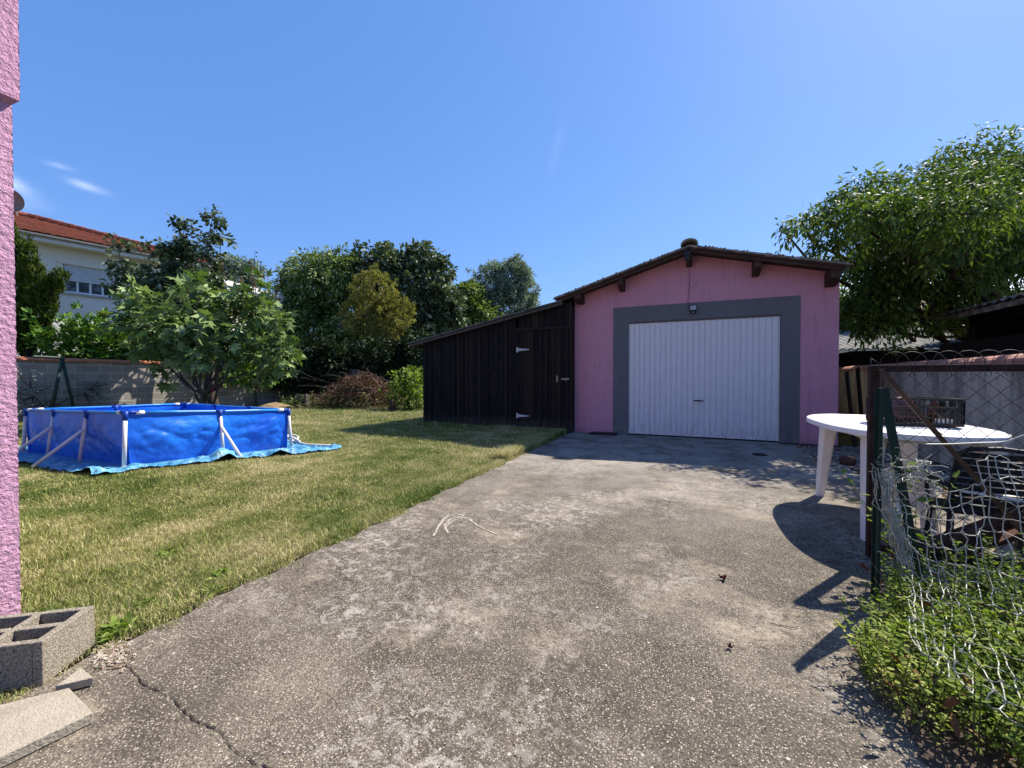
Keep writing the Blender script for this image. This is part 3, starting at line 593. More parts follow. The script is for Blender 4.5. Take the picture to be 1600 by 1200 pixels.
# A-frame
af = thing('swing_frame', tuple(Up(98, 640, -14.3)), 'dark green A-shaped metal swing leg standing before the block wall', 'swing frame')
b = MB(); U0 = -14.3; tp = Up(97, 560, U0); l1 = Up(79, 650, U0); l2 = Up(118, 650, U0)
b.tube([tp, l1.lerp(tp, -.05)], .035, 8); obj('leg', b, M_green, af, smooth=True); b = MB(); b.tube([tp, l2.lerp(tp, -.05)], .035, 8); obj('leg', b, M_green, af, smooth=True)
b = MB(); b.tube([tp+Vector((0, 0, .02)), tp+Vector((.05, -.5, .02))], .035, 8); b.lathe(tp+Vector((0, 0, .0)), [(.0, .06), (.05, .045), (.05, -.03)], 8); obj('top_bracket', b, M_green, af)

# right side wall
m = Mat('stained_render', .95, .1); sx = m.sep(); st = m.ramp(m.noise(1.6, 6, .7, m.map((1, 2.2, .35))), [(.44, 0), (.62, 1)]); dirt = m.ramp(m.noise(16, 6, .75), [(.5, 0), (.68, .8)])
c = m.mix(st, (.58, .49, .385), (.24, .205, .165)); c = m.mix(dirt, c, (.17, .145, .125)); m.col(c); m.bump(m.noise(24), .5, .01)
w = thing('rendered_wall', (2.9, 5, 0), 'low stained grey rendered wall with rounded terracotta coping behind the table', 'wall')
b = MB(); b.box((2.9, -2, -.3), (3.08, 10.6, 1.19)); obj('render', b, m.m, w)
b = MB(); v = -2; k = 0
M_terra2 = simple('faded_terracotta', (.45, .21, .15), .8, .3, 7, .3, 40)
while v < 10.5:
    vs = []; k += 1; jz = random.uniform(-.004, .004)
    for vv_, sc in ((v, 1.03), (v+.41, .95)):
        for j in range(9): an = math.pi*j/8; vs.append((2.99-math.cos(an)*.115*sc, vv_, 1.205+jz+math.sin(an)*.085*sc))
    b.cur = random.random(); b.add(vs, [(j, j+1, 9+j+1, 9+j) for j in range(8)]+[tuple(range(9)), tuple(range(9, 18))[::-1]]); v += .40
b.box((2.88, -2, 1.191), (3.10, 10.6, 1.204)); obj('coping', b, M_terra2, w, smooth=False)
# dark planks leaning between garage and wall
for i, (u, dz) in enumerate(((2.36, 1.15), (2.50, 1.22), (2.66, 1.08))):
    b = MB(); b.cur = random.random(); b.beam((u, 7.7+i*.1, 0), (u+.02, 8.15, dz), .11, .025, (1, 0, 0)); o = obj('leaning_plank', b, M_barkr if i != 1 else M_darkwood, org=(u, 7.7, 0), bevel=.004)
    tag(o, ['grey weathered plank standing closest to the garage corner, left of its row', 'dark brown middle plank of three standing beside the garage', 'short grey weathered plank standing nearest the rendered wall'][i], 'plank', 'planks standing between garage and wall')
# neighbours' sheds beyond
ns = thing('neighbour_shed', (4, 10.6, 0), 'low dark shed with pale corrugated roof beyond the right garden wall', 'shed')
b = MB(); b.box((3.2, 10.6, -.2), (5.3, 13.4, 1.62)); b.box((2.3, 11, -.2), (3.19, 13.4, 1.60)); obj('wall', b, M_darkwood, ns)
b = MB(); b.grid(lambda i, j: (2.2+i*3.2, 10.4+j*3.4, 1.66+j*.75+.015*math.cos(i*3.2*2*math.pi/.13)), 200, 6); b.grid(lambda i, j: (2.2+i*3.2, 10.4+j*3.4, 1.64+j*.75+.015*math.cos(i*3.2*2*math.pi/.13)), 200, 6); obj('roof', b, simple('pale_corrugated_sheet', (.15, .15, .145), .8, .4, 4), ns)
nb = thing('dark_barn', (4.4, 7, 0), 'black open-fronted wooden barn at the right edge beyond the garden wall', 'barn')
b = MB(); b.box((5.2, 4.2, -.2), (5.3, 9.3, 2.2)); b.box((4.4, 9.3, -.2), (5.3, 9.4, 2.1)); b.box((4.38, 4.2, 0), (4.5, 4.32, 2.0)); b.box((4.38, 6.6, 0), (4.5, 6.72, 2.0)); b.box((4.4, 9.18, 0), (4.52, 9.299, 2.0)); b.box((4.38, 4.2, 2.0), (4.5, 9.3, 2.12))
b.box((3.95, 4.4, -.2), (4.0, 9.2, 1.62)); obj('wall', b, M_darkwood, nb)
b = MB(); b.grid(lambda i, j: (4.1+i*2.6, 3.9+j*5.7, 2.16+i*.75+.02*math.cos(j*5.7*2*math.pi/.2)), 8, 220); b.grid(lambda i, j: (4.1+i*2.6, 3.9+j*5.7, 2.11+i*.75+.02*math.cos(j*5.7*2*math.pi/.2)), 8, 220); b.box((4.1, 3.92, 2.04), (4.13, 9.5, 2.115)); obj('roof', b, M_tile, nb)
fh = thing('neighbour_house', (9, 21, 0), 'house with faded pink tiled roof glimpsed behind the large right tree', 'house')
b = MB(); b.box((7.5, 21, -.2), (15, 28, 3.0)); obj('wall', b, simple('cream_wall', (.5, .46, .38), .9), fh)
b = MB()
def frf(i, j): return (7.0+i*8.5, 20.5+j*4.2, 3.0+j*1.7+.04*abs(math.sin(i*8.5*math.pi/.25)))
b.grid(frf, 260, 3); b.add([(7.0, 20.5, 2.95), (15.5, 20.5, 2.95), (15.5, 28.5, 2.95), (7, 28.5, 2.95)], [(0, 1, 2, 3)]); b.add([(7, 24.7, 4.7), (15.5, 24.7, 4.7), (15.5, 28.5, 3.0), (7, 28.5, 3.0)], [(0, 1, 2, 3)]); obj('roof', b, simple('faded_pink_tiles', (.42, .27, .2), .85, .4, 9), fh)

# ------------------------------------------------------------------ near house corner
h = thing('house_corner', (-3.4, -1, 0), 'corner of bright pink roughcast house wall at the left edge', 'house')
b = MB()
def rough(b, u, v0, v1, z0, z1, st, amp):   # face u=const with real lumps
    nv = int((v1-v0)/st); nz = int((z1-z0)/st)
    def fn(i, j):
        v = v0+i*(v1-v0); z = z0+j*(z1-z0); q = mnoise.noise(Vector((u*3, v*38, z*55)))+.6*mnoise.noise(Vector((1, v*85, z*100))); return (u+amp*q, v+amp*.4*q, z)
    b.grid(fn, nv, nz)
rough(b, -2.63, .28, .742, -.1, 2.205, .008, .0045); b.box((-6, -4, -.1), (-2.645, .735, 2.2)); b.box((-2.65, -4, -.1), (-2.635, .28, 2.2))
b.add([(-2.63, .742, -.1), (-2.645, .735, -.1), (-2.645, .735, 2.2), (-2.63, .742, 2.2)], [(0, 1, 2, 3)])
obj('wall', b, M_pinkh, h, smooth=True)
b = MB(); rough(b, -2.600, .28, .756, 2.225, 2.9, .010, .004); b.box((-6, -4, 2.225), (-2.612, .748, 4.2)); b.box((-2.62, -4, 2.225), (-2.604, .28, 2.9)); b.box((-2.615, -4, 2.9), (-2.602, .752, 4.2))
b.add([(-2.6, .756, 2.225), (-2.615, .748, 2.225), (-2.615, .748, 2.9), (-2.6, .756, 2.9)], [(0, 1, 2, 3)]); b.add([(-2.6, .756, 2.225), (-2.6, .2, 2.225), (-2.64, .2, 2.2), (-2.64, .735, 2.2)], [(0, 1, 2, 3)])
obj('upper_band', b, M_pinkh, h, smooth=True)
b = MB(); b.box((-6.3, -4.3, 4.2), (-2.2, 1.2, 4.3)); obj('eaves', b, M_beam, h)

# hollow block, slab, chip
A = Vector((-2.005, .612, 0)); da = Vector((-.585, .81, 0)).normalized(); db = Vector((-.80, -.60, 0)).normalized()
b = MB(); Hh = .155; t0 = .001
def bk(p, q, z0=t0, z1=Hh, da_=da, db_=db):   # sub box from local (a0,b0) to (a1,b1)
    c = A+da_*((p[0]+q[0])/2)+db_*((p[1]+q[1])/2)+Vector((0, 0, (z0+z1)/2)); b.obox(c, da_, db_, (0, 0, 1), abs(q[0]-p[0])/2, abs(q[1]-p[1])/2, (z1-z0)/2)
WA, LB = .225, .50; sw = .024
bk((0, 0), (WA, sw+.004))                       # end shell (lit face)
for k in range(1, 4): bk((.0005, k*LB/3-sw/2), (WA-.0005, k*LB/3+sw/2), t0, Hh-.002)
for k in range(3):
    y0 = (sw+.0045 if k == 0 else k*LB/3+sw/2+.0005); y1 = (k+1)*LB/3-sw/2-.0005
    bk((0, y0), (sw, y1)); bk((WA-sw, y0), (WA, y1)); bk((WA/2-sw*.55, y0), (WA/2+sw*.55, y1), t0, Hh-.0015)
bk((sw+.001, sw+.005), (WA-sw-.001, LB-sw), t0, .012)
o = obj('hollow_block', b, M_agglo, org=tuple(A), bevel=.003); tag(o, 'grey hollow concrete block with open cells against the pink house corner', 'concrete block')
def slabobj(name, poly, z0, z1, mat, label, cat, bev=.003):
    b = MB(); b.prism([(p[0], p[1], z0) for p in poly], (0, 0, z1-z0)); c = poly[0]; o = obj(name, b, mat, org=(c[0], c[1], 0), bevel=bev); return tag(o, label, cat)
q = [Gp(108, 1074, .036), Gp(146, 1113, .036), Gp(-60, 1212, .036), Gp(-110, 1128, .036)]
slabobj('paving_slab', q, .004, .036, M_concrete, 'thick pale concrete slab lying in front of the hollow block', 'slab')
q = [Gp(126, 1042, .034), Gp(146, 1058, .034), Gp(112, 1066, .034), Gp(86, 1072, .034), Gp(100, 1062, .034)]
slabobj('broken_slab_piece', q, .006, .034, M_concrete, 'small broken wedge of concrete between hollow block and slab', 'slab')
b = MB(); p = Gp(146, 1052, 0); b.add([p+Vector((0, 0, .004)), p+Vector((.018, .006, .02)), p+Vector((.008, .022, .03)), p+Vector((-.004, .012, .012))], [(0, 1, 2), (0, 2, 3), (1, 3, 2), (0, 3, 1)]); o = obj('glass_shard', b, simple('green_plastic', (.02, .32, .16), .3), org=tuple(p)); tag(o, 'tiny bright green shard beside the broken slab', 'shard')
b = MB(); st = []
for _ in range(420):
    p = Gp(random.gauss(176, 15), random.gauss(1022, 12), 0); s_ = random.uniform(.002, .0065); b.cur = random.random(); b.obox((p.x, p.y, .003+s_*.3), (1, random.uniform(-1, 1), random.uniform(-.3, .3)), (random.uniform(-1, 1), 1, 0), (0, 0, 1), s_, s_*.7, s_*.45)
m = Mat('gravel_stones', .9, .2); m.col(m.ramp(m.attr(), [(0, (.16, .10, .06)), (.5, (.32, .26, .2)), (1, (.45, .40, .33))])); tag(obj('gravel', b, m.m, bevel=.0015), 'loose pale gravel at the lawn corner by the hollow block', 'gravel', kind='stuff')

# ------------------------------------------------------------------ pool
N0 = Vector((-5.905, 2.479, 0)); e1 = Vector((-1, .04, 0)).normalized(); e2 = Vector((.04, 1, 0)).normalized()
def PL(a, c): return N0+e1*a+e2*c
def rimz(a, c): return (.655*(1-a/3)*(1-c/2)+.585*(a/3)*(1-c/2)+.545*(1-a/3)*(c/2)+.56*(a/3)*(c/2))
m = Mat('blue_liner', .38, .45); n = m.noise(1.3, 4, .6); m.col(m.mix(m.ramp(n, [(.4, 0), (.6, 1)]), (.006, .095, .56), (.014, .17, .74)))
m.bump(m.vor(3.2, m.mix(.35, m.co, m.noise(2.4, 4, .6), 'ADD'), 'DISTANCE_TO_EDGE'), .25, .05); m.bump(m.noise(6, 5, .6, None, 1.5), .3, .03); M_liner = m.m
M_pipe = simple('pale_pipe', (.68, .66, .68), .35, .06); M_rail = simple('blue_rail', (.03, .22, .62), .3, .1); M_cap = simple('blue_connector', (.006, .045, .30), .4, .1)
pool = thing('frame_pool', tuple(N0), 'rectangular blue frame pool with pale tubular legs standing on a tarp', 'pool')
b = MB(); NS = 60
def side(p0, p1, outn, ins=.07):
    def fn(i, j):
        a, c = p0[0]+(p1[0]-p0[0])*i, p0[1]+(p1[1]-p0[1])*i; p = PL(a, c); zt = rimz(a, c); zb = zl(p.x, p.y)+.01; z = zb+(zt-zb)*j
        bulge = -ins*(1-j)**.6*1.0+.035*math.sin(math.pi*j)+.042*mnoise.noise(Vector((p.x*2.0, p.y*2.0, z*2.6)))*math.sin(math.pi*min(1, j*1.05))**.7+.035*abs(mnoise.noise(Vector((p.x*3.4, p.y*3.4+z*3, z*5+p.x*2))))*math.sin(math.pi*j)+.018*abs(mnoise.noise(Vector((p.x*8, p.y*8-z*5, z*10))))*math.sin(math.pi*j)
        lim = min(1, min(i, 1-i)*12); return p+Vector(outn)*(bulge*lim-ins*.5*(1-lim)*(1-j))+Vector((0, 0, z))
    b.grid(fn, 110, 36)
side((0, 0), (3, 0), -e2); side((3, 0), (3, 2), e1); side((3, 2), (0, 2), e2); side((0, 2), (0, 0), -e1)
liner = obj('liner', b, M_liner, pool, smooth=True)
b = MB(); b.add([PL(.05, .05)+Vector((0, 0, .13)), PL(2.95, .05)+Vector((0, 0, .13)), PL(2.95, 1.95)+Vector((0, 0, .13)), PL(.05, 1.95)+Vector((0, 0, .13))], [(0, 1, 2, 3)])
mw = Mat('shallow_pool_water', .05, .6); mw.col((.01, .16, .5)); mw.bump(mw.noise(5), .15, .02); obj('water', b, mw.m, pool)
cor = [(0, 0), (3, 0), (3, 2), (0, 2)]
for k in range(4):
    p, q = cor[k], cor[(k+1) % 4]; nm = 'top_rail'; b = MB()
    A_ = PL(*p)+Vector((0, 0, rimz(*p))); B_ = PL(*q)+Vector((0, 0, rimz(*q))); d = (B_-A_).normalized()
    b.tube([A_+d*.10, A_+d*.5, A_.lerp(B_, .5)+Vector((0, 0, -.004)), B_-d*.5, B_-d*.10], .019, 10); r_ = obj('top_rail', b, M_rail, pool, smooth=True)
    b = MB(); b.tube([A_+d*.09, A_+d*.17], .0235, 10); obj('rail_sleeve', b, M_white, r_, smooth=True); b = MB(); b.tube([B_-d*.17, B_-d*.09], .0235, 10); obj('rail_sleeve', b, M_white, r_, smooth=True)
outs = {0: -e2, 1: e1, 2: e2, 3: -e1}
for k, (a, c) in enumerate(cor):   # corners: connector + leg
    P_ = PL(a, c); z = rimz(a, c); ca = (1 if a == 0 else -1); cc_ = (1 if c == 0 else -1)
    b = MB(); o_ = (-e1*ca-e2*cc_)*.5
    b.tube([P_+e1*ca*.12+Vector((0, 0, z)), P_+e1*ca*.03+Vector((0, 0, z)), P_+e2*cc_*.03+Vector((0, 0, z)), P_+e2*cc_*.12+Vector((0, 0, z))], .023, 8)
    b.tube([P_+Vector((0, 0, z+.015)), P_+o_*.01+Vector((0, 0, z-.09))], [.030, .025], 8); obj('corner_connector', b, M_cap, pool, smooth=True)
    f = P_+o_*.06; b = MB(); b.tube([P_+o_*.01+Vector((0, 0, z-.07)), f+Vector((0, 0, zl(f.x, f.y)+.012))], .021, 10); lg = obj('leg', b, M_pipe, pool, smooth=True)
    b = MB(); b.tube([f+Vector((0, 0, zl(f.x, f.y)+.004)), f+Vector((0, 0, zl(f.x, f.y)+.03))], .024, 10); obj('foot_cap', b, M_white, lg)
for (a, c, o_) in ((1, 0, -e2), (2, 0, -e2), (1, 2, e2), (2, 2, e2), (0, 1, -e1), (3, 1, e1)):
    P_ = PL(a, c); z = rimz(a, c); b = MB(); b.tube([P_+Vector((0, 0, z+.012)), P_+o_*.005+Vector((0, 0, z-.09))], [.026, .024], 8); b.tube([P_+(e1 if o_ in (-e2, e2) else e2)*s_*.06+Vector((0, 0, z)) for s_ in (-1, 1)], .0225, 8); obj('t_connector', b, M_cap, pool, smooth=True)
    f = P_+o_*.07; zg = zl(f.x, f.y)+.02; top = P_+o_*.008+Vector((0, 0, z-.07)); b = MB(); b.tube([top, f+Vector((0, 0, zg))], .020, 10); lg = obj('leg', b, M_pipe, pool, smooth=True)
    kn = top.lerp(f+Vector((0, 0, zg)), .28); g_ = P_+o_*.46; b = MB(); b.tube([kn, kn+o_*.03+Vector((0, 0, -.02)), g_+Vector((0, 0, zl(g_.x, g_.y)+.03))], .020, 10); obj('brace', b, M_pipe, pool, smooth=True)
# tarp
def tarp(i, j):
    a = -.33+i*3.95; c = -.40+j*2.72; ext = -.50*max(0, min(1, c/2.0))**1.1*(1-i)**3; a += ext
    wob = .07*mnoise.noise(Vector((i*7, j*7, 1)))
    if min(i, j, 1-i, 1-j) < .12: a += .09*mnoise.noise(Vector((j*9, 2, i*4))); c += .09*mnoise.noise(Vector((i*11, 5, j*4)))
    p = PL(a, c); dx = max(-a+.03, a-3, 0); dz = max(-c+.03, c-2, 0); o_ = min(1, max(dx, dz)/.12)
    q1 = abs(mnoise.noise(Vector((p.x*2.6, p.y*2.6, 0)))); q2 = abs(mnoise.noise(Vector((p.x*6.5, p.y*6.5, 4)))); q3 = abs(mnoise.noise(Vector((p.x*13, p.y*11, 8)))); q4 = max(0, mnoise.noise(Vector((p.x*1.4, p.y*1.4, 2)))); z = .012+o_*(.10*q1*q1*2+.05*q2+.035*q3+.06*q4)*(.35+.65*min(1, max(dx, dz)/.3)); em = min(i, j, 1-i, 1-j)
    if em < .012: z = max(.014, z*.75)
    return p+Vector((0, 0, zl(p.x, p.y)+z))
b = MB(); b.grid(tarp, 240, 190)
m = Mat('blue_tarpaulin', .32, .55); n = m.noise(1.1, 4, .6); m.col(m.mix(m.ramp(n, [(.42, 0), (.6, 1)]), (.035, .20, .42), (.07, .30, .55))); m.bump(m.vor(5, m.mix(.3, m.co, m.noise(3), 'ADD'), 'DISTANCE_TO_EDGE'), .8, .06); m.bump(m.noise(14, 4, .6, None, 1), .8, .03)
# dirty patches
d_ = m.ramp(m.noise(2.3, 5, .7, m.map(loc=(4, 2, 0))), [(.60, 0), (.68, .6)]); m.col(m.mix(d_, m.mix(m.ramp(n, [(.42, 0), (.6, 1)]), (.05, .22, .40), (.13, .38, .56)), (.24, .30, .27))); tag(obj('tarp', b, m.m, smooth=True, org=tuple(N0)), 'crumpled light blue tarpaulin spread on the lawn under the pool', 'tarp')
b = MB(); z = zl(-6, 4.8)+.04
def hp(x, y, h=.05): p = Gp(x, y, -.05); p.z = zl(p.x, p.y)+h; return p
def cat(pts, n=6):
    P_ = [pts[0]]+pts+[pts[-1]]; out = []
    for i in range(1, len(P_)-2):
        for k in range(n):
            t = k/n; p0, p1, p2, p3 = P_[i-1], P_[i], P_[i+1], P_[i+2]; out.append(.5*((2*p1)+(p2-p0)*t+(2*p0-5*p1+4*p2-p3)*t*t+(3*p1-p0-3*p2+p3)*t**3))
    return out+[pts[-1]]
b.tube(cat([hp(425, 690), hp(440, 684), hp(458, 683), hp(466, 686), hp(460, 691), hp(445, 691), hp(436, 688), hp(446, 686), hp(462, 692), hp(480, 697), hp(500, 698), hp(523, 698, .035)]), .018, 8)
b.tube(cat([hp(420, 694, .09), hp(440, 690, .1), hp(455, 688, .08), hp(468, 694, .07)]), .018, 8)
tag(obj('hose', b, simple('white_hose', (.72, .68, .58), .5), smooth=True, org=tuple(hp(460, 688))), 'white pool pump hose coiled beside the right end of the pool', 'hose')
# ------------------------------------------------------------------ white house beyond the block wall
Ea, Eb = Vector((-19.53, 6.03, 5.75)), Vector((-18.37, 10.78, 5.75)); hd = (Eb-Ea); hd.z = 0; hd.normalize(); hn = Vector((hd.y, -hd.x, 0))  # outward (+u)
def HL(s_, o, z): p = Eb+hd*s_+hn*o; return Vector((p.x, p.y, z))
h = thing('white_house', tuple(HL(0, 0, 0)), 'white two-storey house with red tiled hip roof beyond the block wall', 'house')
m = Mat('white_facade', .9, .1); zz = m.sep()[2]; m.col(m.mix(m.ramp(m.noise(1.5), [(.3, 0), (.7, .35)]), (.74, .72, .66), (.62, .60, .56))); m.bump(m.noise(50), .3, .005)
b = MB(); OW = -.55
wa, wb = -4.32, -2.97    # window span along hd (from Eb)
zA, zB = 4.05, 5.03
b.prism([HL(-14, OW, -.2), HL(wa, OW, -.2), HL(wa, OW, 5.6), HL(-14, OW, 5.6)], hn*-.3); b.prism([HL(wb, OW, -.2), HL(-.55, OW, -.2), HL(-.55, OW, 5.6), HL(wb, OW, 5.6)], hn*-.3)
b.prism([HL(wa, OW, -.2), HL(wb, OW, -.2), HL(wb, OW, zA), HL(wa, OW, zA)], hn*-.3); b.prism([HL(wa, OW, zB), HL(wb, OW, zB), HL(wb, OW, 5.6), HL(wa, OW, 5.6)], hn*-.3)
b.prism([HL(-.55, OW-.001, -.2), HL(-.55, OW-10, -.2), HL(-.55, OW-10, 5.6), HL(-.55, OW, 5.6)], hd*-.3)
obj('wall', b, m.m, h)
wdw = MB(); z = zA; cw = (wa+wb)/2
for s_ in (wa+.03, cw, wb-.03, (wa+cw)/2+.02, (wb+cw)/2-.02): wdw.prism([HL(s_-.03, OW-.10, zA+.03), HL(s_+.03, OW-.10, zA+.03), HL(s_+.03, OW-.10, zB), HL(s_-.03, OW-.10, zB)], hn*-.05)
wdw.prism([HL(wa, OW-.09, zA+.001), HL(wb, OW-.09, zA+.001), HL(wb, OW-.09, zA+.07), HL(wa, OW-.09, zA+.07)], hn*-.07)
wn_ = obj('window', wdw, simple('white_pvc', (.72, .73, .74), .4, .05), h)
b = MB(); b.prism([HL(wa+.06, OW-.13, zA+.07), HL(wb-.06, OW-.13, zA+.07), HL(wb-.06, OW-.13, zB), HL(wa+.06, OW-.13, zB)], hn*-.01); mg = Mat('window_glass', .06, .8); mg.col((.03, .045, .06)); obj('pane', b, mg.m, wn_)
b = MB(); zs = 4.48
while zs < zB-.01: b.prism([HL(wa+.04, OW-.04, zs), HL(wb-.04, OW-.04, zs), HL(wb-.04, OW-.055, zs+.042), HL(wa+.04, OW-.055, zs+.042)], hn*-.012); zs += .047
obj('roller_shutter', b, simple('white_shutter', (.60, .62, .62), .6, .05), wn_)
b = MB(); b.prism([HL(wa-.08, OW+.002, zA-.06), HL(wb+.08, OW+.002, zA-.06), HL(wb+.08, OW+.002, zA), HL(wa-.08, OW+.002, zA)], hn*.07); obj('sill', b, simple('grey_sill', (.42, .42, .43), .8), wn_)
b = MB(); b.prism([HL(wa-.14, OW+.002, zB+.02), HL(wb+.14, OW+.002, zB+.02), HL(wb+.14, OW+.002, zB+.13), HL(wa-.14, OW+.002, zB+.13)], hn*.04); b.prism([HL(wb+.001, OW+.002, zA-.06), HL(wb+.12, OW+.002, zA-.06), HL(wb+.12, OW+.002, zB), HL(wb+.001, OW+.002, zB)], hn*.03); obj('frame', b, m.m, wn_)
# soffit, gutter, roof
b = MB(); b.prism([HL(-14, .02, 5.601), HL(.02, .02, 5.601), HL(.02, .02, 5.66), HL(-14, .02, 5.66)], hn*-.8); b.prism([HL(-14, .03, 5.56), HL(.02, .03, 5.56), HL(.02, .03, 5.74), HL(-14, .03, 5.74)], hn*.03); b.prism([HL(.03, .02, 5.56), HL(.03, -9, 5.56), HL(.03, -9, 5.72), HL(.03, .02, 5.72)], hd*.03); obj('soffit', b, simple('white_soffit', (.66, .65, .62), .8, .05), h)
b = MB(); vs = []
for s_ in (-14, .1):
    for k in range(9): an = math.pi*k/8; vs.append(HL(s_, .13+.07*math.cos(an), 5.76-.08*math.sin(an)))
b.add(vs, [(k, k+1, 10+k, 9+k) for k in range(8)]+[tuple(range(9)), tuple(range(9, 18))]); obj('gutter', b, simple('zinc_gutter', (.25, .26, .28), .4, .1, metal=.5), h, smooth=True)
b = MB(); tn = math.tan(R(18.5)); run = 5.0
def rfz(d): return 5.80+d*tn
# front slope with hip toward the right corner; tile relief by rows (courses) and columns
nr = 22; ncs = 150
for r0 in range(nr):
    d0, d1 = run*r0/nr, run*(r0+1)/nr+.02
    smax = .15-d0; smin = -14
    n_ = int((smax-smin)/.1); row0 = []; row1 = []
    for k in range(n_+1):
        s_ = smin+(smax-smin)*k/n_; wv = .035*abs(math.sin(s_*math.pi/.24)); row0.append(HL(s_, .12-d0, rfz(d0)+.045+wv)); row1.append(HL(min(s_, .15-d1), .12-d1, rfz(d1)+.012+wv))
    b.cur = random.random(); b.add(row0+row1, [(k, k+1, n_+1+k+1, n_+1+k) for k in range(n_)])
    rb = [p-Vector((0, 0, .035)) for p in row0]; b.add(row0+rb, [(k, k+1, n_+1+k+1, n_+1+k) for k in range(n_)])
b.add([HL(.15, .12, 5.8), HL(.15, -9.9, 5.8), HL(.15-run, .12-run, rfz(run))], [(0, 1, 2)]); b.add([HL(-14, -9.9, 5.8), HL(.15, -9.9, 5.8), HL(.15-run, .12-run, rfz(run)), HL(-14, .12-run, rfz(run))], [(0, 1, 2, 3)])
mr = Mat('red_roof_tiles', .85, .15); mr.col(mr.mix(mr.ramp(mr.noise(6, 5, .7), [(.35, 0), (.65, 1)]), mr.mix(mr.attr(), (.22, .062, .036), (.33, .10, .055)), (.14, .06, .045))); rf = obj('roof', b, mr.m, h)
b = MB(); P_ = [HL(.17, .14, 5.86), HL(.15-run, .12-run, rfz(run)+.09)]; n = 18
for k in range(n): q0 = P_[0].lerp(P_[1], k/n); q1 = P_[0].lerp(P_[1], (k+1.1)/n); b.cur = random.random(); b.tube([q0, q1], [.13, .105], 8)
b.tube([P_[1], HL(-14, .12-run, rfz(run)+.09)], .11, 8); obj('ridge_tiles', b, mr.m, rf)
sd = thing('satellite_dish', tuple(Dp(14, 318, 15)), 'grey round satellite dish on the roof edge left', 'satellite dish')
b = MB(); c_ = Dp(14, 312, 15); fa = (CP-c_).normalized()+Vector((-.6, 0, .1)); fa.normalize(); rt = fa.cross(Vector((0, 0, 1))).normalized(); u_ = rt.cross(fa); vs = []; rr = .42
for i in range(7):
    for k in range(24): an = 2*math.pi*k/24; r0 = rr*i/6; vs.append(c_+rt*r0*math.cos(an)*.95+u_*r0*math.sin(an)-fa*(.12*(1-(r0/rr)**2)))
b.add(vs, [(i*24+k, i*24+(k+1) % 24, (i+1)*24+(k+1) % 24, (i+1)*24+k) for i in range(6) for k in range(24)]); obj('dish', b, simple('grey_dish', (.20, .19, .185), .6, .08), sd, smooth=True)
b = MB(); b.tube([c_-fa*.15, c_-fa*.3-u_*.3, c_-fa*.3-u_*2.2], .03, 6); b.tube([c_-u_*.42, c_-u_*.45+fa*.35+rt*.1], .02, 5); obj('mast', b, M_steel, sd)
h2 = thing('flat_roofed_house', (-17, 10, 0), 'white flat-roofed building glimpsed behind the fig tree', 'building')
pA, pB = Gp(322, 429, 5.3), Gp(436, 461, 5.3); dd = (pB-pA).normalized(); nn2 = Vector((dd.y, -dd.x, 0)); off = -4.0
def K(s_, o, z): p = pA+dd*s_+nn2*o; return Vector((p.x, p.y, z))
L2 = (pB-pA).length; b = MB(); b.prism([K(0, 0, -.2), K(L2+.6, 0, -.2), K(L2+.6, 0, 4.85), K(0, 0, 4.85)], nn2*-4); obj('wall', b, m.m, h2)
b = MB(); b.prism([K(0, .1, 4.851), K(L2+.7, .1, 4.851), K(L2+.7, .1, 5.3), K(0, .1, 5.3)], nn2*-4.2); b.prism([K(0, .14, 5.10), K(L2+.72, .14, 5.10), K(L2+.72, .14, 5.14), K(0, .14, 5.14)], nn2*.05); obj('parapet', b, simple('white_parapet', (.74, .73, .7), .8, .06), h2)
# small block outbuilding behind the back corner
ob = thing('outbuilding', tuple(Gp(480, 590, 0)), 'small grey outbuilding with flat slab roof beyond the lawn corner', 'outbuilding')
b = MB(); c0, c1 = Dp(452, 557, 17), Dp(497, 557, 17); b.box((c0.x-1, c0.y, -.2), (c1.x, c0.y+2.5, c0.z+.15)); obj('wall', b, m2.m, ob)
b = MB(); b.box((c0.x-1.2, c0.y-.25, c0.z+.152), (c1.x+.4, c0.y+2.6, c0.z+.27)); obj('roof', b, M_sheet, ob)

# ------------------------------------------------------------------ vegetation
G_fig = leafmat('fig_leaf', [(.05, .080, .025), (.115, .175, .055), (.20, .275, .10), (.32, .39, .19)], .18, .38, .5)
G_dark = leafmat('dark_leaf', [(.022, .034, .022), (.062, .088, .046), (.145, .18, .105), (.34, .37, .26)], .12, .4, .5)  # palest tones raised to paint bright highlights into the leaf colour
G_mid = leafmat('mid_leaf', [(.030, .048, .014), (.090, .135, .036), (.19, .245, .075), (.40, .43, .21)], .22, .42, .45)  # pale end of the ramp stands in for leaf highlights
G_peach = leafmat('drooping_leaf', [(.024, .044, .012), (.070, .110, .024), (.14, .190, .040), (.27, .32, .085)], .24, .38, .45)
G_gold = leafmat('golden_leaf', [(.06, .062, .018), (.17, .165, .04), (.30, .275, .08), (.44, .38, .15)], .2, .6, .2)
G_olive = leafmat('grey_green_leaf', [(.06, .085, .065), (.15, .19, .15), (.26, .31, .25), (.40, .45, .38)], .15, .6, .3)
G_cyp = leafmat('cypress_leaf', [(.010, .018, .004), (.035, .055, .009), (.085, .12, .018), (.17, .20, .04)], .15, .7, .2)
G_laurel = leafmat('laurel_leaf', [(0.026, 0.065, 0.010), (0.078, 0.169, 0.026), (0.156, 0.273, 0.046), (0.247, 0.377, 0.078)], .2, .25, .6)
G_bush = leafmat('bright_leaf', [(.05, .09, .014), (.11, .165, .025), (.19, .25, .05), (.30, .35, .11)], .3, .4, .4)
G_weed = leafmat('weed_leaf', [(.06, .10, .014), (.13, .19, .026), (.23, .29, .05), (.42, .41, .13)], .32, .5, .3)
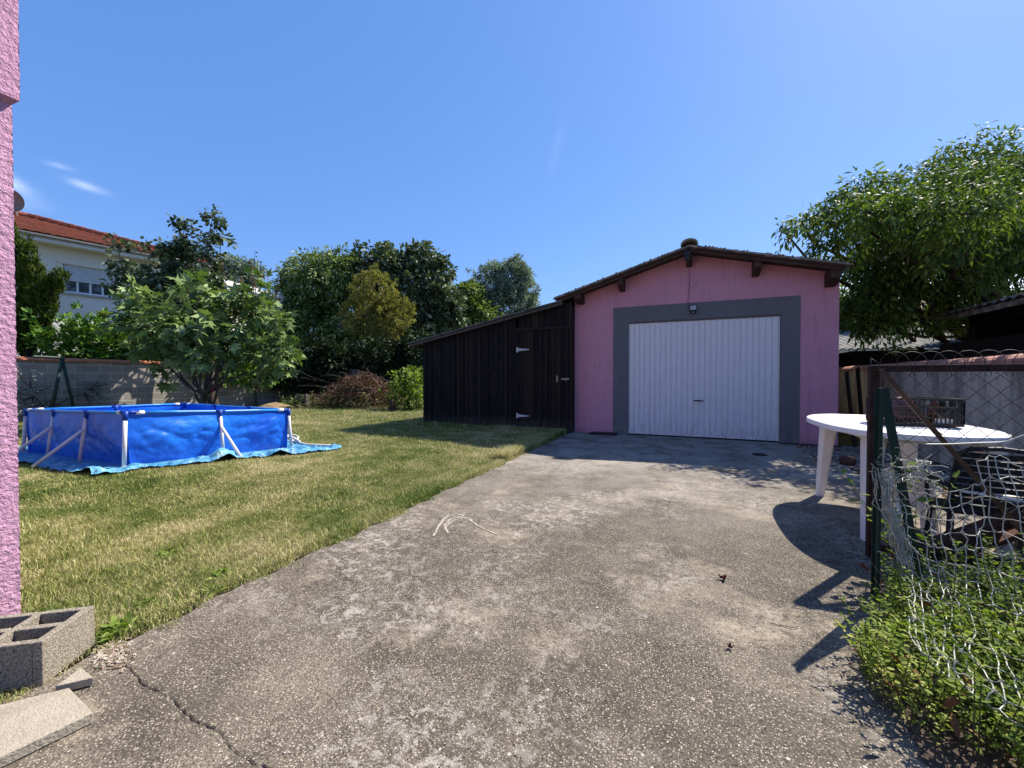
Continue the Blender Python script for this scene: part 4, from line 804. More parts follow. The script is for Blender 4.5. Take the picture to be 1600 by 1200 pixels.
G_brown = leafmat('dry_leaf', [(.05, .02, .012), (.10, .045, .025), (.16, .08, .04), (.28, .18, .10)], .1, .8, .1)
G_silver = leafmat('silver_leaf', [(.07, .09, .08), (.14, .16, .14), (.22, .24, .22), (.32, .34, .32)], .1, .8, .1)

G_shade = leafmat('shade_darkened_leaf', [(.008, .014, .009), (.020, .032, .016), (.045, .062, .03), (.10, .13, .06)], .1, .6, .3)  # leaf tones darkened to paint in the black shade under the back trees
# fig
t = thing('fig_tree', (-10.2, 5.3, 0), 'broad fig tree with large lobed pale-veined leaves behind the pool', 'tree')
FB = pb([(230, 500, 9.3, 58, 42, .6), (300, 515, 9.0, 72, 48, .7), (370, 505, 9.2, 66, 50, .7), (415, 530, 9.3, 42, 42, .5), (262, 540, 9.2, 45, 26, .5), (345, 550, 9.0, 70, 28, .6), (192, 476, 9.5, 22, 20, .4), (440, 560, 9.3, 22, 26, .3), (432, 505, 9.3, 26, 26, .3), (395, 470, 9.5, 40, 24, .5), (310, 468, 9.4, 46, 24, .5)])
P_ = crown(t, FB, 215, 9, .20, .225, 'fig', G_fig, .25, .75, .4, .95, sj=.4, roll=1.3, shag=.06)
base = Gp(316, 664); woody(t, base, base+Vector((.0, .05, .75)), .05, FB, M_bark, P_, 90, limb=.55, tw=.014)
b = MB()
for (x0, y0, x1, y1) in ((316, 632, 280, 582), (326, 664, 342, 575), (334, 664, 322, 590), (318, 632, 340, 560)): b.tube(wig(Dp(x0, y0, 9.3), Dp(x1, y1, 9.2), 5, .04), [.04, .036, .032, .028, .024, .018], 6)
obj('stem', b, M_bark, t, smooth=True)
b = MB(); b.tube([Dp(322, 612, 9.2), Dp(330, 606, 9.2), Dp(338, 600, 9.2), Dp(330, 611, 9.15)], .012, 5); obj('cord', b, simple('red_cord', (.5, .03, .05), .6), t)
low = pb([(374, 598, 9.2, 12, 8, .2), (405, 584, 9.2, 30, 9, .25), (258, 584, 9.2, 10, 10, .2)])
crown(t, low, 14, 7, .16, .19, 'fig', G_fig, .8, .5, .3, name='low_branch_leaves')
# tree behind fig
t = thing('plum_tree', tuple(Gp(336, 645)), 'taller dark round-leaved tree with upright shoots rising behind the fig', 'tree')
PBk = pb([(300, 430, 12, 42, 40, .8), (275, 400, 12, 26, 28, .5), (320, 385, 12, 22, 18, .4), (345, 370, 12, 14, 14, .3), (333, 338, 12, 6, 20, .2), (290, 375, 12, 14, 30, .3), (255, 450, 12, 38, 26, .6), (185, 400, 12, 9, 36, .3), (200, 425, 12, 20, 16, .4), (225, 400, 12, 12, 16, .3), (310, 480, 12, 60, 36, .9), (240, 480, 12, 45, 26, .6), (180, 445, 12, 12, 12, .3)])
P_ = crown(t, PBk, 560, 15, .15, .12, 'oval', G_dark, .3, .6, .25, 1.25, sj=.3, shag=.08, shagk=.3)
base = Gp(336, 645); woody(t, base, Dp(322, 520, 13), .13, PBk, M_barkr, P_, 200, limb=.22, tw=.012)
b = MB(); b.tube(wig(Gp(338, 647), Dp(330, 575, 12.6), 4, .03), [.14, .12, .10, .09, .08], 9); obj('main_stem', b, M_barkr, t, smooth=True)
# dry-tipped shoots right of fig
t = thing('dry_shoots', tuple(Gp(400, 640)), 'thin upright shoots with dead brown leaves above the fig crown', 'shoots')
b = MB(); C_ = []
for (x0, y0, x1, y1) in ((392, 520, 399, 392), (352, 500, 346, 405), (420, 520, 417, 430), (372, 510, 378, 430), (428, 520, 434, 428), (335, 470, 330, 400), (408, 500, 390, 405)):
    p, q = Dp(x0, y0, 12.6), Dp(x1, y1, 12.6); pts = wig(p, q, 7, .015); b.tube(pts, [.02, .018, .016, .013, .01, .008, .006, .004], 5)
    for _ in range(26): C_.append(tuple(p.lerp(q, random.uniform(.25, 1))+Vector((random.gauss(0, .045), random.gauss(0, .04), 0))))
obj('stem', b, M_barkr, t); C_ = np.array(C_); V, Fc, r_ = leaves(C_, rng.normal(0, 1, C_.shape)-np.array([0, 0, .6]), .11, 'oval'); tag(npobj('leaf_clusters', V, Fc, r_, G_brown, t), kind='stuff')
# left conifer
def conifer(name, label, base, blobs, mat, n, spray, cat='conifer'):
    t = thing(name, tuple(base), label, cat); P, d, idx = blobpts(blobs, n, .75); per = 16
    off = rng.normal(0, 1, (n, per, 3))*spray*.30; off[..., 2] *= 2.4; C = (P[:, None]+off).reshape(-1, 3); hd_ = d.copy(); hd_[:, 2] *= .2
    D = (hd_[:, None]*.35+rng.normal(0, .22, (n, per, 3))+np.array([0, 0, 1.0])).reshape(-1, 3); cr = np.clip(rng.normal(.5, .16, n)[:, None]+rng.normal(0, .12, (n, per)), 0, 1).ravel()
    V, Fc, r_ = leaves(C, D, spray, 'long', .4, cr, 1.0); npobj('crown', V, Fc, r_, mat, t)
    b = MB(); b.tube([Vector(base)+Vector((0, 0, -.1)), Vector(base)+Vector((.05, 0, 2.8))], [.16, .06], 8); 
    for c, r0 in blobs: b.tube(wig(Vector(base)+Vector((0, 0, 1)), c, 4, .03), [.03, .025, .02, .015, .008], 5)
    obj('trunk', b, M_darkwood, t, smooth=True); return t
CB = pb([(30, 455, 12, 9, 88, .25), (46, 440, 12, 6, 74, .2), (15, 440, 12, 8, 100, .3), (58, 470, 12, 6, 68, .2), (84, 446, 12, 8, 12, .2), (94, 432, 12, 8, 6, .15), (74, 470, 12, 8, 34, .2), (36, 520, 12, 20, 34, .4), (68, 512, 12, 6, 34, .15)])
conifer('cypress', 'green upright cypress with drooping side sprays at the left beyond the wall', (Dp(45, 560, 12).x, Dp(45, 560, 12).y, 0), CB, G_cyp, 1500, .10)
# laurel hedge: bushes
lb = [((125, 525, 12.2), 34, 34), ((175, 530, 12.6), 34, 30), ((225, 535, 13), 36, 28), ((280, 540, 13.6), 40, 26), ((340, 545, 14.2), 40, 24), ((400, 550, 15), 42, 22)]
for i, ((x, y, d), rx, ry) in enumerate(lb):
    c = Dp(x, y, d); t = thing('laurel_bush', (c.x, c.y, 0), ['bright glossy laurel bush nearest the cypress, catching the most sun', 'laurel bush second from the cypress in the hedge over the wall', 'laurel bush third from the cypress, left of the fig crown', 'laurel bush in the hedge behind the left half of the fig', 'laurel bush in the hedge behind the right half of the fig', 'last laurel bush of the hedge at the wall end by the outbuilding'][i], 'bush', 'laurel hedge behind the block wall')
    bl = pb([(x, y, d, rx, ry, .9), (x-12, y+20, d, rx*.9, ry, .9), (x+10, y+30, d, rx, ry, .9)]); P_ = crown(t, bl, 210, 10, .16, .16, 'oval', G_laurel, -.3, .8, .6, .8)
    woody(t, (c.x, c.y, 0), (c.x, c.y, .8), .05, bl, M_bark, P_, 40)
# background trees
def tree(name, label, base, hz, r, blobs, mat, ncl, per, crad, ls, kind, bark=None, cat='tree', group=None, **k):
    t = thing(name, (base[0], base[1], 0), label, cat, group); P = crown(t, blobs, ncl, per, crad, ls, kind, mat, **k); woody(t, (base[0], base[1], -.1), (base[0], base[1], hz), r, blobs, bark or M_bark, P, 160, limb=.35); return t
BG = 'trees behind the lawn'
c = Dp(500, 585, 22)
tree('leafy_tree', 'large mid-green tree left of the golden shrub, with a few reddish leaves', c, 1.6, .16, pb([(500, 445, 22.3, 62, 50, 1.82), (465, 470, 21.9, 38, 45, 1.30), (530, 430, 22.4, 42, 38, 1.30), (480, 510, 21.9, 50, 45, 1.56), (540, 500, 22.4, 48, 60, 1.56), (510, 560, 22.4, 60, 40, 1.56), (450, 500, 21.9, 26, 30, 0.91)]), G_mid, 1500, 22, .32, .20, 'long', droop=.5, wid=1.6, group=BG)
c = Dp(645, 585, 23)
tree('dark_broadleaf_tree', 'tall dark large-leaved tree with upright shoots right of the golden shrub', c, 1.8, .18, pb([(640, 470, 23.0, 55, 60, 1.69), (600, 430, 23.0, 40, 40, 1.30), (662, 410, 23.0, 30, 24, 1.04), (566, 405, 23.0, 13, 22, 0.52), (592, 397, 23.0, 12, 18, 0.52), (620, 410, 23.0, 24, 18, 0.78), (658, 398, 23.0, 16, 16, 0.52), (690, 425, 23.0, 18, 22, 0.65), (690, 480, 23.0, 36, 40, 1.30), (660, 540, 23.0, 60, 50, 1.56), (600, 540, 23.0, 60, 60, 1.56)]), G_dark, 1500, 17, .35, .27, 'oval', droop=.4, wid=.9, group=BG)
c = Dp(588, 590, 19)
tree('golden_shrub', 'rounded olive-gold shrub between the two big back trees', c, 1.0, .07, pb([(585, 460, 19.0, 36, 34, 1.04), (570, 495, 19.0, 34, 34, 1.04), (608, 495, 19.0, 34, 30, 1.04), (600, 530, 19.1, 34, 26, 0.91), (575, 540, 19.1, 30, 22, 0.78), (625, 480, 19.1, 20, 12, 0.65)]), G_gold, 1100, 26, .13, .10, 'long', cat='shrub', droop=-.7, out=.9, wid=1.5, inner=.75)
c = Dp(735, 585, 24)
tree('light_leafed_tree', 'small bright-leafed tree between the dark tree and the shed roof', c, 1.5, .1, pb([(728, 480, 25.0, 34, 32, 1.30), (750, 500, 25.0, 34, 30, 1.30), (700, 500, 25.0, 30, 34, 1.17), (725, 530, 25.0, 55, 32, 1.56), (690, 530, 24.0, 34, 34, 1.17), (735, 455, 25.0, 14, 14, 0.52)]), G_mid, 700, 20, .30, .22, 'oval', droop=.3, group=BG)
c = Dp(800, 560, 27)
tree('grey_green_tree', 'pale grey-green fine-leaved tree farthest back above the shed roof', c, 2.5, .2, pb([(800, 440, 27, 28, 34, 1.4), (820, 455, 27, 20, 34, 1.2), (765, 450, 27, 32, 38, 1.4), (790, 480, 27, 48, 34, 1.8), (750, 470, 27, 20, 28, 1), (825, 480, 27, 18, 22, 1), (770, 425, 27, 14, 16, .7), (805, 415, 27, 16, 12, .8)]), G_olive, 900, 34, .26, .16, 'long', droop=-.1, wid=1.8, group=BG, inner=.4)
c = Dp(372, 470, 40)
tree('distant_pine', 'small distant dark green pine above the flat-roofed house', c, 5, .2, pb([(345, 424, 38, 22, 10, 1.2), (365, 412, 38, 16, 9, 1.2), (388, 422, 38, 22, 10, 1.2), (375, 440, 38, 34, 14, 1.5)]), G_olive, 220, 26, .5, .3, 'long', wid=1.6)
# understory masses of dark shrubs
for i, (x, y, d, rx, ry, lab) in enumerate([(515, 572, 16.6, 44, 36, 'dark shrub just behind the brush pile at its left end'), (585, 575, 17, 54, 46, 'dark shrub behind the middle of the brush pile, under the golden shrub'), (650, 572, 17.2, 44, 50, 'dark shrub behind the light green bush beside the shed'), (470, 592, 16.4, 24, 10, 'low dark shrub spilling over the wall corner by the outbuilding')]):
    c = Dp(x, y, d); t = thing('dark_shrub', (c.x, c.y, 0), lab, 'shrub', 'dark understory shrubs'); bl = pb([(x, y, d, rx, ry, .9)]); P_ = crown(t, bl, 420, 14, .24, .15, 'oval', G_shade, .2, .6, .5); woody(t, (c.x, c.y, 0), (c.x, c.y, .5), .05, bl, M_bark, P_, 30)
c = Gp(632, 640); t = thing('green_bush', (c.x, c.y, 0), 'light yellow-green bush against the left end of the black shed', 'bush')
bl = pb([(636, 596, 13.8, 24, 22, .5), (628, 615, 13.8, 22, 22, .5), (650, 612, 13.6, 18, 26, .5), (640, 625, 13.7, 26, 12, .4)]); P_ = crown(t, bl, 170, 10, .12, .11, 'oval', G_bush, .1, .7, .5, 1.1); woody(t, (c.x, c.y, 0), (c.x, c.y, .3), .03, bl, M_bark, P_, 50, tw=.008)
# peach-like tree at right
c = Dp(1540, 560, 8.6)
RB_ = [((3.6, 9.8, 3.2), (.8, .8, .7)), ((4.2, 8.8, 3.3), (.8, .8, .7)), ((3.35, 8.9, 2.8), (.6, .7, .5)), ((3.0, 7.7, 3.3), (.55, .6, .4)), ((3.25, 6.9, 3.1), (.5, .55, .45)), ((2.3, 7.1, 3.35), (.45, .35, .22))]+pb([(1470, 330, 7.58, 90, 60, 0.96), (1520, 270, 7.90, 60, 36, 0.88), (1400, 320, 7.27, 50, 44, 0.72), (1345, 300, 6.50, 24, 30, 0.40), (1300, 330, 6.50, 34, 26, 0.48), (1255, 352, 6.50, 22, 18, 0.40), (1228, 364, 6.50, 14, 9, 0.24), (1330, 370, 6.50, 50, 40, 0.64), (1400, 400, 7.11, 70, 50, 0.80), (1370, 450, 7.03, 50, 34, 0.64), (1480, 430, 7.43, 70, 50, 0.80), (1570, 330, 7.90, 60, 70, 0.96), (1570, 420, 7.90, 60, 40, 0.80), (1640, 380, 8.22, 70, 110, 1.04), (1350, 500, 7.27, 40, 28, 0.48), (1430, 500, 7.27, 60, 24, 0.56), (1530, 480, 7.58, 60, 22, 0.64), (1500, 236, 7.90, 20, 14, 0.32), (1580, 255, 8.06, 36, 22, 0.48)])
tree('peach_tree', 'large spreading tree with long drooping leaves right of the garage', c, 1.7, .17, RB_, G_peach, 1350, 42, .20, .10, 'long', droop=.6, out=.5, wid=1.2, inner=.45, bark=M_barkr, sj=.35, shagk=.5)
c = Dp(1330, 520, 11)
tree('small_tree_by_garage', 'dense dark tree close behind the right side of the garage', c, 1.0, .08, pb([(1335, 480, 11, 28, 30, .7), (1375, 500, 11.2, 40, 24, .8), (1325, 510, 11, 20, 22, .5), (1420, 515, 11.4, 40, 20, .8)]), G_mid, 330, 18, .2, .13, 'long', droop=.5, wid=1.5)
# silver bush before block wall
c = Up(60, 620, -14.4); t = thing('silver_bush', (c.x, c.y, 0), 'grey silvery bush against the block wall at the far left', 'bush')
bl = [((-14.75, c.y+.0, .80), (.15, .55, .38)), ((-14.75, c.y+1.05, .75), (.15, .35, .4)), ((-14.7, c.y+.4, .35), (.2, .9, .25))]; P_ = crown(t, bl, 70, 14, .14, .07, 'long', G_silver, -.1, .6, .3, 1.6); woody(t, (c.x, c.y, 0), (c.x+.05, c.y+.1, .3), .04, bl, M_barkr, P_, 60, tw=.012)
# weeds before the brush pile
def weedbed(name, label, pts, n, h, ls, mat, kind='oval', per=12, spread=.12, stuff=True, cat='weeds'):
    C_ = []; D_ = []; RN = []; b = MB()
    for k in range(n):
        x, y = pts[k % len(pts)] if not callable(pts) else pts(); hh = h*random.uniform(.45, 1.2)*(1+.75*mnoise.noise(Vector((x*3.1, y*3.1, 7)))); pr_ = random.gauss(.45, .16)+.45*mnoise.noise(Vector((x*4, y*4, 2))); a = random.uniform(0, 6.28); lean = hh*random.uniform(.1, .6)
        z0 = zl(x, y); tip = Vector((x+math.cos(a)*lean, y+math.sin(a)*lean, z0+hh)); bs = Vector((x, y, z0)); b.cur = random.random(); b.tube([bs, bs.lerp(tip, .5)+Vector((0, 0, hh*.1)), tip], [.0022, .0018, .001], 4, False)
        for j in range(per):
            t = (j+1)/per; t = t**.7; p = bs.lerp(tip, t)+Vector((0, 0, hh*.1*math.sin(math.pi*t))); an = j*2.4+random.random(); C_.append(tuple(p)); D_.append((math.cos(an), math.sin(an), random.uniform(-.1, .7))); RN.append(min(1, max(0, pr_+random.gauss(0, .12))))
    V, Fc, r_ = leaves(np.array(C_), np.array(D_), ls, kind, .45, np.array(RN)); return V, Fc, r_, b
pts = []
for _ in range(900): x = random.uniform(440, 655); y = random.gauss(632, 5)-4*math.sin((x-440)/215*3.14); q = Gp(x, max(y, 620)); pts.append((q.x, q.y))
V, Fc, r_, b = weedbed('x', '', pts, 900, .42, .075, G_mid, 'long'); 
tag(npobj('weeds', V, Fc, r_, G_mid), 'tall green weeds growing along the foot of the brush pile', 'weeds', kind='stuff')
# brush pile
t = thing('brush_pile', tuple(Gp(545, 636)), 'brown tangled heap of dead cut branches at the end of the lawn', 'brush pile'); b = MB(); bc = Gp(566, 636); bz = Vector((0, 0, 0))
ax1 = Vector(rgt); ax2 = Vector((-math.sin(PHI), math.cos(PHI), 0))
for k in range(900):
    a = random.gauss(0, .8); a = max(-1.9, min(1.9, a)); dd_ = random.gauss(0, .4); hmax = 1.25*math.exp(-(a/1.35)**2); z = random.uniform(.05, max(.1, hmax)); c = bc+ax1*a+ax2*dd_+Vector((0, 0, z))
    d = (ax1*random.gauss(0, 1)+ax2*random.gauss(0, .6)+Vector((0, 0, random.gauss(0, .45)))).normalized(); Ln = random.uniform(.25, .9); r0 = random.uniform(.004, .013); b.cur = random.random(); b.tube(wig(c-d*Ln/2, c+d*Ln/2, 4, .09), [r0, r0*.9, r0*.75, r0*.6, r0*.4], 4, False)
m = Mat('dead_twigs', .9, .1); m.col(m.ramp(m.attr(), [(0, (.07, .035, .022)), (.5, (.16, .09, .055)), (1, (.30, .23, .17))])); obj('twigs', b, m.m, t)
b = MB()
for (x0, y0, x1, y1, r0) in ((455, 577, 520, 600, .014), (465, 603, 600, 612, .018), (500, 588, 590, 588, .016), (545, 611, 602, 608, .022), (520, 592, 556, 590, .014), (552, 612, 560, 595, .016), (548, 618, 556, 630, .014), (565, 614, 574, 622, .016), (525, 575, 545, 555, .010), (535, 572, 540, 548, .008), (470, 590, 505, 596, .012)): b.cur = .95; b.tube(wig(Dp(x0, y0, 14.1), Dp(x1, y1, 14.2), 6, .05), [r0, r0, r0*.9, r0*.8, r0*.7, r0*.6, r0*.5], 5)
obj('long_branches', b, M_weath, t)
C_ = [];
for k in range(2600):
    a = random.gauss(0, .7); hmax = 1.15*math.exp(-(a/1.3)**2); C_.append(tuple(bc+ax1*a+ax2*random.gauss(0, .35)+Vector((0, 0, random.uniform(.05, max(.08, hmax))))))
C_ = np.array(C_); V, Fc, r_ = leaves(C_, rng.normal(0, 1, C_.shape), .07, 'oval'); npobj('dead_leaves', V, Fc, r_, G_brown, t)
# crate box by the wall, stump, dirt mound
p = Dp(473, 618, 14.4); b = MB(); zc = max(.2, p.z-.0); b.obox((p.x, p.y, .24), (1, .3, 0), (-.3, 1, 0), (0, 0, 1), .24, .15, .012)
for s_ in (-1, 1): b.obox((p.x+s_*.215, p.y+s_*.065, .12), (1, .3, 0), (-.3, 1, 0), (0, 0, 1), .02, .15, .108)
b.obox((p.x, p.y, .36), (1, .3, 0), (-.3, 1, 0), (0, 0, 1), .2, .12, .10); o = obj('wooden_box', b, M_weath, org=(p.x, p.y, 0)); tag(o, 'small brown wooden box half hidden in weeds by the wall corner', 'box')
p = Gp(612, 642); b = MB(); b.tube([(p.x, p.y, -.05), (p.x+.03, p.y, .18), (p.x-.03, p.y+.02, .36)], [.11, .09, .07], 9); o = obj('tree_stump', b, M_barkr, org=(p.x, p.y, 0)); tag(o, 'short dark stump at the edge of the lawn beside the green bush', 'stump')
p = Gp(430, 637); b = MB(); b.grid(lambda i, j: (p.x+(i-.5)*1.5, p.y+(j-.5)*1.2, -.05+.22*max(0, 1-((i-.5)**2+(j-.5)**2)*4)+.05*mnoise.noise(Vector((i*9, j*9, 0)))*max(0, 1-((i-.5)**2+(j-.5)**2)*4)), 30, 30); o = obj('dirt_mound', b, simple('dry_hay_dirt', (.30, .21, .12), 1, .4, 12, .9, 40), org=(p.x, p.y, 0), smooth=True); tag(o, 'low light brown mound of dry clippings near the block wall', 'dirt mound')
# dandelion-like rosette beside block
def rosette(px, py, n, ln, label, mat=G_bush, nm='broad_leaf_weed'):
    c = Gp(px, py); C_ = []; D_ = []
    for k in range(n): a = random.uniform(0, 6.28); C_.append((c.x+random.gauss(0, .02), c.y+random.gauss(0, .02), .005)); D_.append((math.cos(a), math.sin(a), random.uniform(.15, 1.3)))
    V, Fc, r_ = leaves(np.array(C_), np.array(D_), ln, 'long', .35, None, 1.25); tag(npobj(nm, V, Fc, r_, mat, org=(c.x, c.y, 0)), label, 'weed', 'broad leaved weeds in the lawn')
rosette(176, 992, 90, .055, 'leafy green rosette weed right beside the hollow block')
rosette(330, 925, 26, .04, 'leafy weed on the lawn edge, second nearest to the hollow block')
rosette(345, 900, 40, .042, 'leafy weed patch where the lawn edge bends near the drive'); rosette(262, 868, 30, .04, 'leafy weed clump in the open lawn, left of the other weeds by the drive')
rosette(225, 946, 20, .035, 'small leafy weed on the lawn between block and drive edge')

# ------------------------------------------------------------------ table, crate, chairs
tb = thing('garden_table', (1.4, 3.85, 0), 'white oval plastic garden table before the rendered wall', 'table')
TC = Vector((1.375, 3.84, 0)); ta, tv = .445, .74
def sup(an, ka=1.0, e=2.7):
    c, s_ = math.cos(an), math.sin(an); return TC+Vector((ta*ka*math.copysign(abs(c)**(2/e), c), tv*(1-(1-ka)*ta/tv)*math.copysign(abs(s_)**(2/e), s_), 0))
b = MB(); n = 72; prof = [(0, .716), (.90, .716), (.955, .7165), (.975, .722), (1.0, .716), (1.008, .706), (1.005, .682), (.995, .682), (.99, .70), (.96, .704), (.0, .704)]
vs = [sup(2*math.pi*k/n, max(r_, .001))+Vector((0, 0, z)) for r_, z in prof for k in range(n)]
b.add(vs, [(i*n+k, i*n+(k+1) % n, (i+1)*n+(k+1) % n, (i+1)*n+k) for i in range(len(prof)-1) for k in range(n)]); obj('tabletop', b, M_white, tb, smooth=True).modifiers.new('e', 'EDGE_SPLIT')
for (x, y) in ((1.10, 3.33), (1.12, 4.36), (1.70, 3.33), (1.70, 4.36)):
    b = MB(); sx = -1 if x < TC.x else 1; sy = -1 if y < TC.y else 1; w0, w1 = .045, .028
    T0 = Vector((x+.03*-sx, y-.03*sy, .703)); B0 = Vector((x+.02*sx, y+.03*sy, .001))
    poly = lambda c, w: [c+Vector((-w, -w*.7, 0)), c+Vector((-w*.7, -w, 0)), c+Vector((w*.7, -w, 0)), c+Vector((w, -w*.7, 0)), c+Vector((w, w, 0)), c+Vector((-w, w, 0))]
    a_, c_ = poly(T0, w0*1.25), poly(B0, w1); b.add(a_+c_, [(k, (k+1) % 6, 6+(k+1) % 6, 6+k) for k in range(6)]+[tuple(range(6)), tuple(range(6, 12))[::-1]]); obj('leg', b, M_white, tb, bevel=.004)
b = MB(); 
for (p, q) in (((1.12, 3.36, .67), (1.12, 4.33, .67)), ((1.68, 3.36, .67), (1.68, 4.33, .67)), ((1.14, 3.36, .67), (1.66, 3.36, .67)), ((1.14, 4.33, .67), (1.66, 4.33, .67))): b.beam(p, q, .015, .066)
obj('apron', b, M_white, tb)
cr = thing('plastic_crate', (1.5, 3.8, .72), 'black perforated plastic crate standing on the white table', 'crate')
b = MB(); X0, X1, Y0, Y1, Z0, Z1 = 1.27, 1.69, 3.64, 3.92, .7235, .905
b.box((X0+.01, Y0+.01, Z0), (X1-.01, Y1-.01, Z0+.006))
def cside(p, q, outv):
    p, q = Vector(p), Vector(q); L_ = (q-p).length; d = (q-p)/L_
    b.beam(p+Vector((0, 0, Z1)), q+Vector((0, 0, Z1)), .016, .014); b.beam(p+Vector((0, 0, Z0+.012)), q+Vector((0, 0, Z0+.012)), .008, .02); b.beam(p+Vector((0, 0, Z1-.055)), q+Vector((0, 0, Z1-.055)), .008, .010)
    for k in range(int(L_/.022)+1):
        c = p+d*(k*.022); tall = (k*.022 < .06 or L_-k*.022 < .06 or abs(k*.022-L_/2) < .02); b.beam(c+Vector((0, 0, Z0+.02)), c+Vector((0, 0, Z1 if tall else Z1-.055)), .010 if tall else .006, .006, (0, 1, 0))
    for z in (.78, .81, .84): b.beam(p+Vector((0, 0, z)), q+Vector((0, 0, z)), .005, .005)
cside((X0, Y0, 0), (X1, Y0, 0), 0); cside((X0, Y1, 0), (X1, Y1, 0), 0); cside((X0, Y0, 0), (X0, Y1, 0), 0); cside((X1, Y0, 0), (X1, Y1, 0), 0); obj('basket', b, M_dark, cr)
b = MB(); b.grid(lambda i, j: Vector((1.43, 3.78, .80))+Vector((.085*math.sin(math.pi*j)*math.cos(2*math.pi*i), .07*math.sin(math.pi*j)*math.sin(2*math.pi*i), .115*math.cos(math.pi*j)))*(1+.18*mnoise.noise(Vector((i*5, j*5, 0)))), 24, 14)
o = obj('red_bag', b, simple('dull_red_plastic', (.16, .06, .055), .25, .4, 25), org=(1.43, 3.78, .72), smooth=True); tag(o, 'crumpled dull red plastic bag inside the black crate', 'bag')
b = MB(); b.box((1.55, 3.648, .727), (1.64, 3.652, .775)); o = obj('white_card', b, M_white, org=(1.6, 3.65, .727)); tag(o, 'small white card standing inside the front of the crate', 'card')
b = MB(); b.lathe((1.60, 3.78, .7305), [(0, 0), (.03, 0), (.03, .12), (.012, .15), (.012, .165), (0, .165)], 12); o = obj('brown_bottle', b, simple('amber_bottle', (.12, .035, .008), .1), org=(1.6, 3.78, .73), smooth=True); tag(o, 'small brown bottle inside the black crate', 'bottle')
# dark reclining garden chair under/near table
M_char = simple('charcoal_resin', (.016, .018, .026), .6, .3)
def chair(loc, rz, label, mat, name='garden_chair', sc=1):
    t = thing(name, loc, label, 'chair', None); M4 = Matrix.Translation(Vector(loc)) @ Matrix.Rotation(rz, 4, 'Z') @ Matrix.Scale(sc, 4)
    def X(p): return M4 @ Vector(p)
    def put(nm, fn, bev=.004): b = MB(); fn(b); b.v = [tuple(X(p)) for p in b.v]; obj(nm, b, mat, t, bevel=bev)
    def seat(b):
        for k in range(7): y = -.22+k*.068; b.box((-.23, y, .40-.002*abs(k-3)), (.23, y+.055, .418))
        b.box((-.25, -.24, .375), (-.232, .24, .415)); b.box((.232, -.24, .375), (.25, .24, .415)); b.box((-.25, -.262, .375), (.25, -.241, .42))
    put('seat', seat)
    def back(b):
        for k in range(9):
            z = .46+k*.062; y = .24+(z-.42)*.28; n = 8; w = .24
            for i in range(n):
                a0, a1 = -w+2*w*i/n, -w+2*w*(i+1)/n; c0, c1 = -.05*(1-(a0/w)**2)*-1, -.05*(1-(a1/w)**2)*-1
                b.add([(a0, y+c0, z), (a1, y+c1, z), (a1, y+c1+.014, z+.046), (a0, y+c0+.014, z+.046), (a0, y+c0+.012, z-.003), (a1, y+c1+.012, z-.003), (a1, y+c1+.026, z+.043), (a0, y+c0+.026, z+.043)], [(0, 1, 2, 3), (7, 6, 5, 4), (0, 4, 5, 1), (3, 2, 6, 7)])
        for s_ in (-1, 1): b.tube([(s_*.245, .22, .40), (s_*.25, .30, .70), (s_*.235, .385, .98), (s_*.18, .415, 1.03)], [.022, .022, .02, .018], 6)
        b.tube([(-.18, .415, 1.03), (0, .44, 1.05), (.18, .415, 1.03)], .02, 6)
    put('backrest', back, 0)
    for s_ in (-1, 1): put('armrest', lambda b: (b.tube([(s_*.27, .30, .66), (s_*.29, .1, .665), (s_*.285, -.2, .655), (s_*.275, -.26, .62), (s_*.27, -.25, .42)], [.022, .026, .026, .024, .02], 6)), 0)
    for (x, y) in ((-.24, -.22), (.24, -.22), (-.24, .24), (.24, .24)): put('leg', lambda b: b.beam((x, y, .39), (x*1.12, y*1.2, .001), .045, .035), 0)
    return t
chair((2.18, 3.42, 0), R(-62), 'charcoal slatted plastic chair behind the wire mesh at the right edge', M_char, sc=.82)
chair((1.62, 3.36, .0), R(172), 'charcoal slatted plastic chair pushed under the near side of the white table', M_char, sc=.63)
t = thing('low_stool', (1.42, 3.60, 0), 'white round plastic stool in the shade under the table', 'stool')
b = MB(); b.lathe((1.42, 3.62, 0), [(0, .42), (.12, .42), (.14, .405), (.14, .38), (.0, .38)], 20); obj('seat', b, M_white, t, smooth=True)
for k in range(4): an = k*math.pi/2+.7; b = MB(); b.beam((1.42+.09*math.cos(an), 3.62+.09*math.sin(an), .385), (1.42+.14*math.cos(an), 3.62+.14*math.sin(an), .0), .03, .02); obj('leg', b, M_white, t)
b = MB(); b.beam((1.47, 3.20, .40), (1.90, 3.12, .36), .10, .015); o = obj('white_board', b, M_white, org=(1.7, 3.15, .36), bevel=.003); tag(o, 'narrow white board lying behind the wire mesh', 'board')
b = MB(); b.beam((1.12, 2.98, .02), (1.95, 3.10, .52), .07, .03); o = obj('leaning_beam', b, M_beam, org=(1.12, 2.98, 0), bevel=.004); tag(o, 'brown wooden beam sloping up behind the wire mesh', 'beam')
b = MB(); b.beam((1.3, 3.14, .01), (1.9, 3.26, .32), .24, .02); o = obj('scrap_board', b, simple('rust_panel', (.09, .035, .02), .9, .4), org=(1.3, 3.1, 0)); tag(o, 'dark rusty board propped on the soil under the beam', 'board')
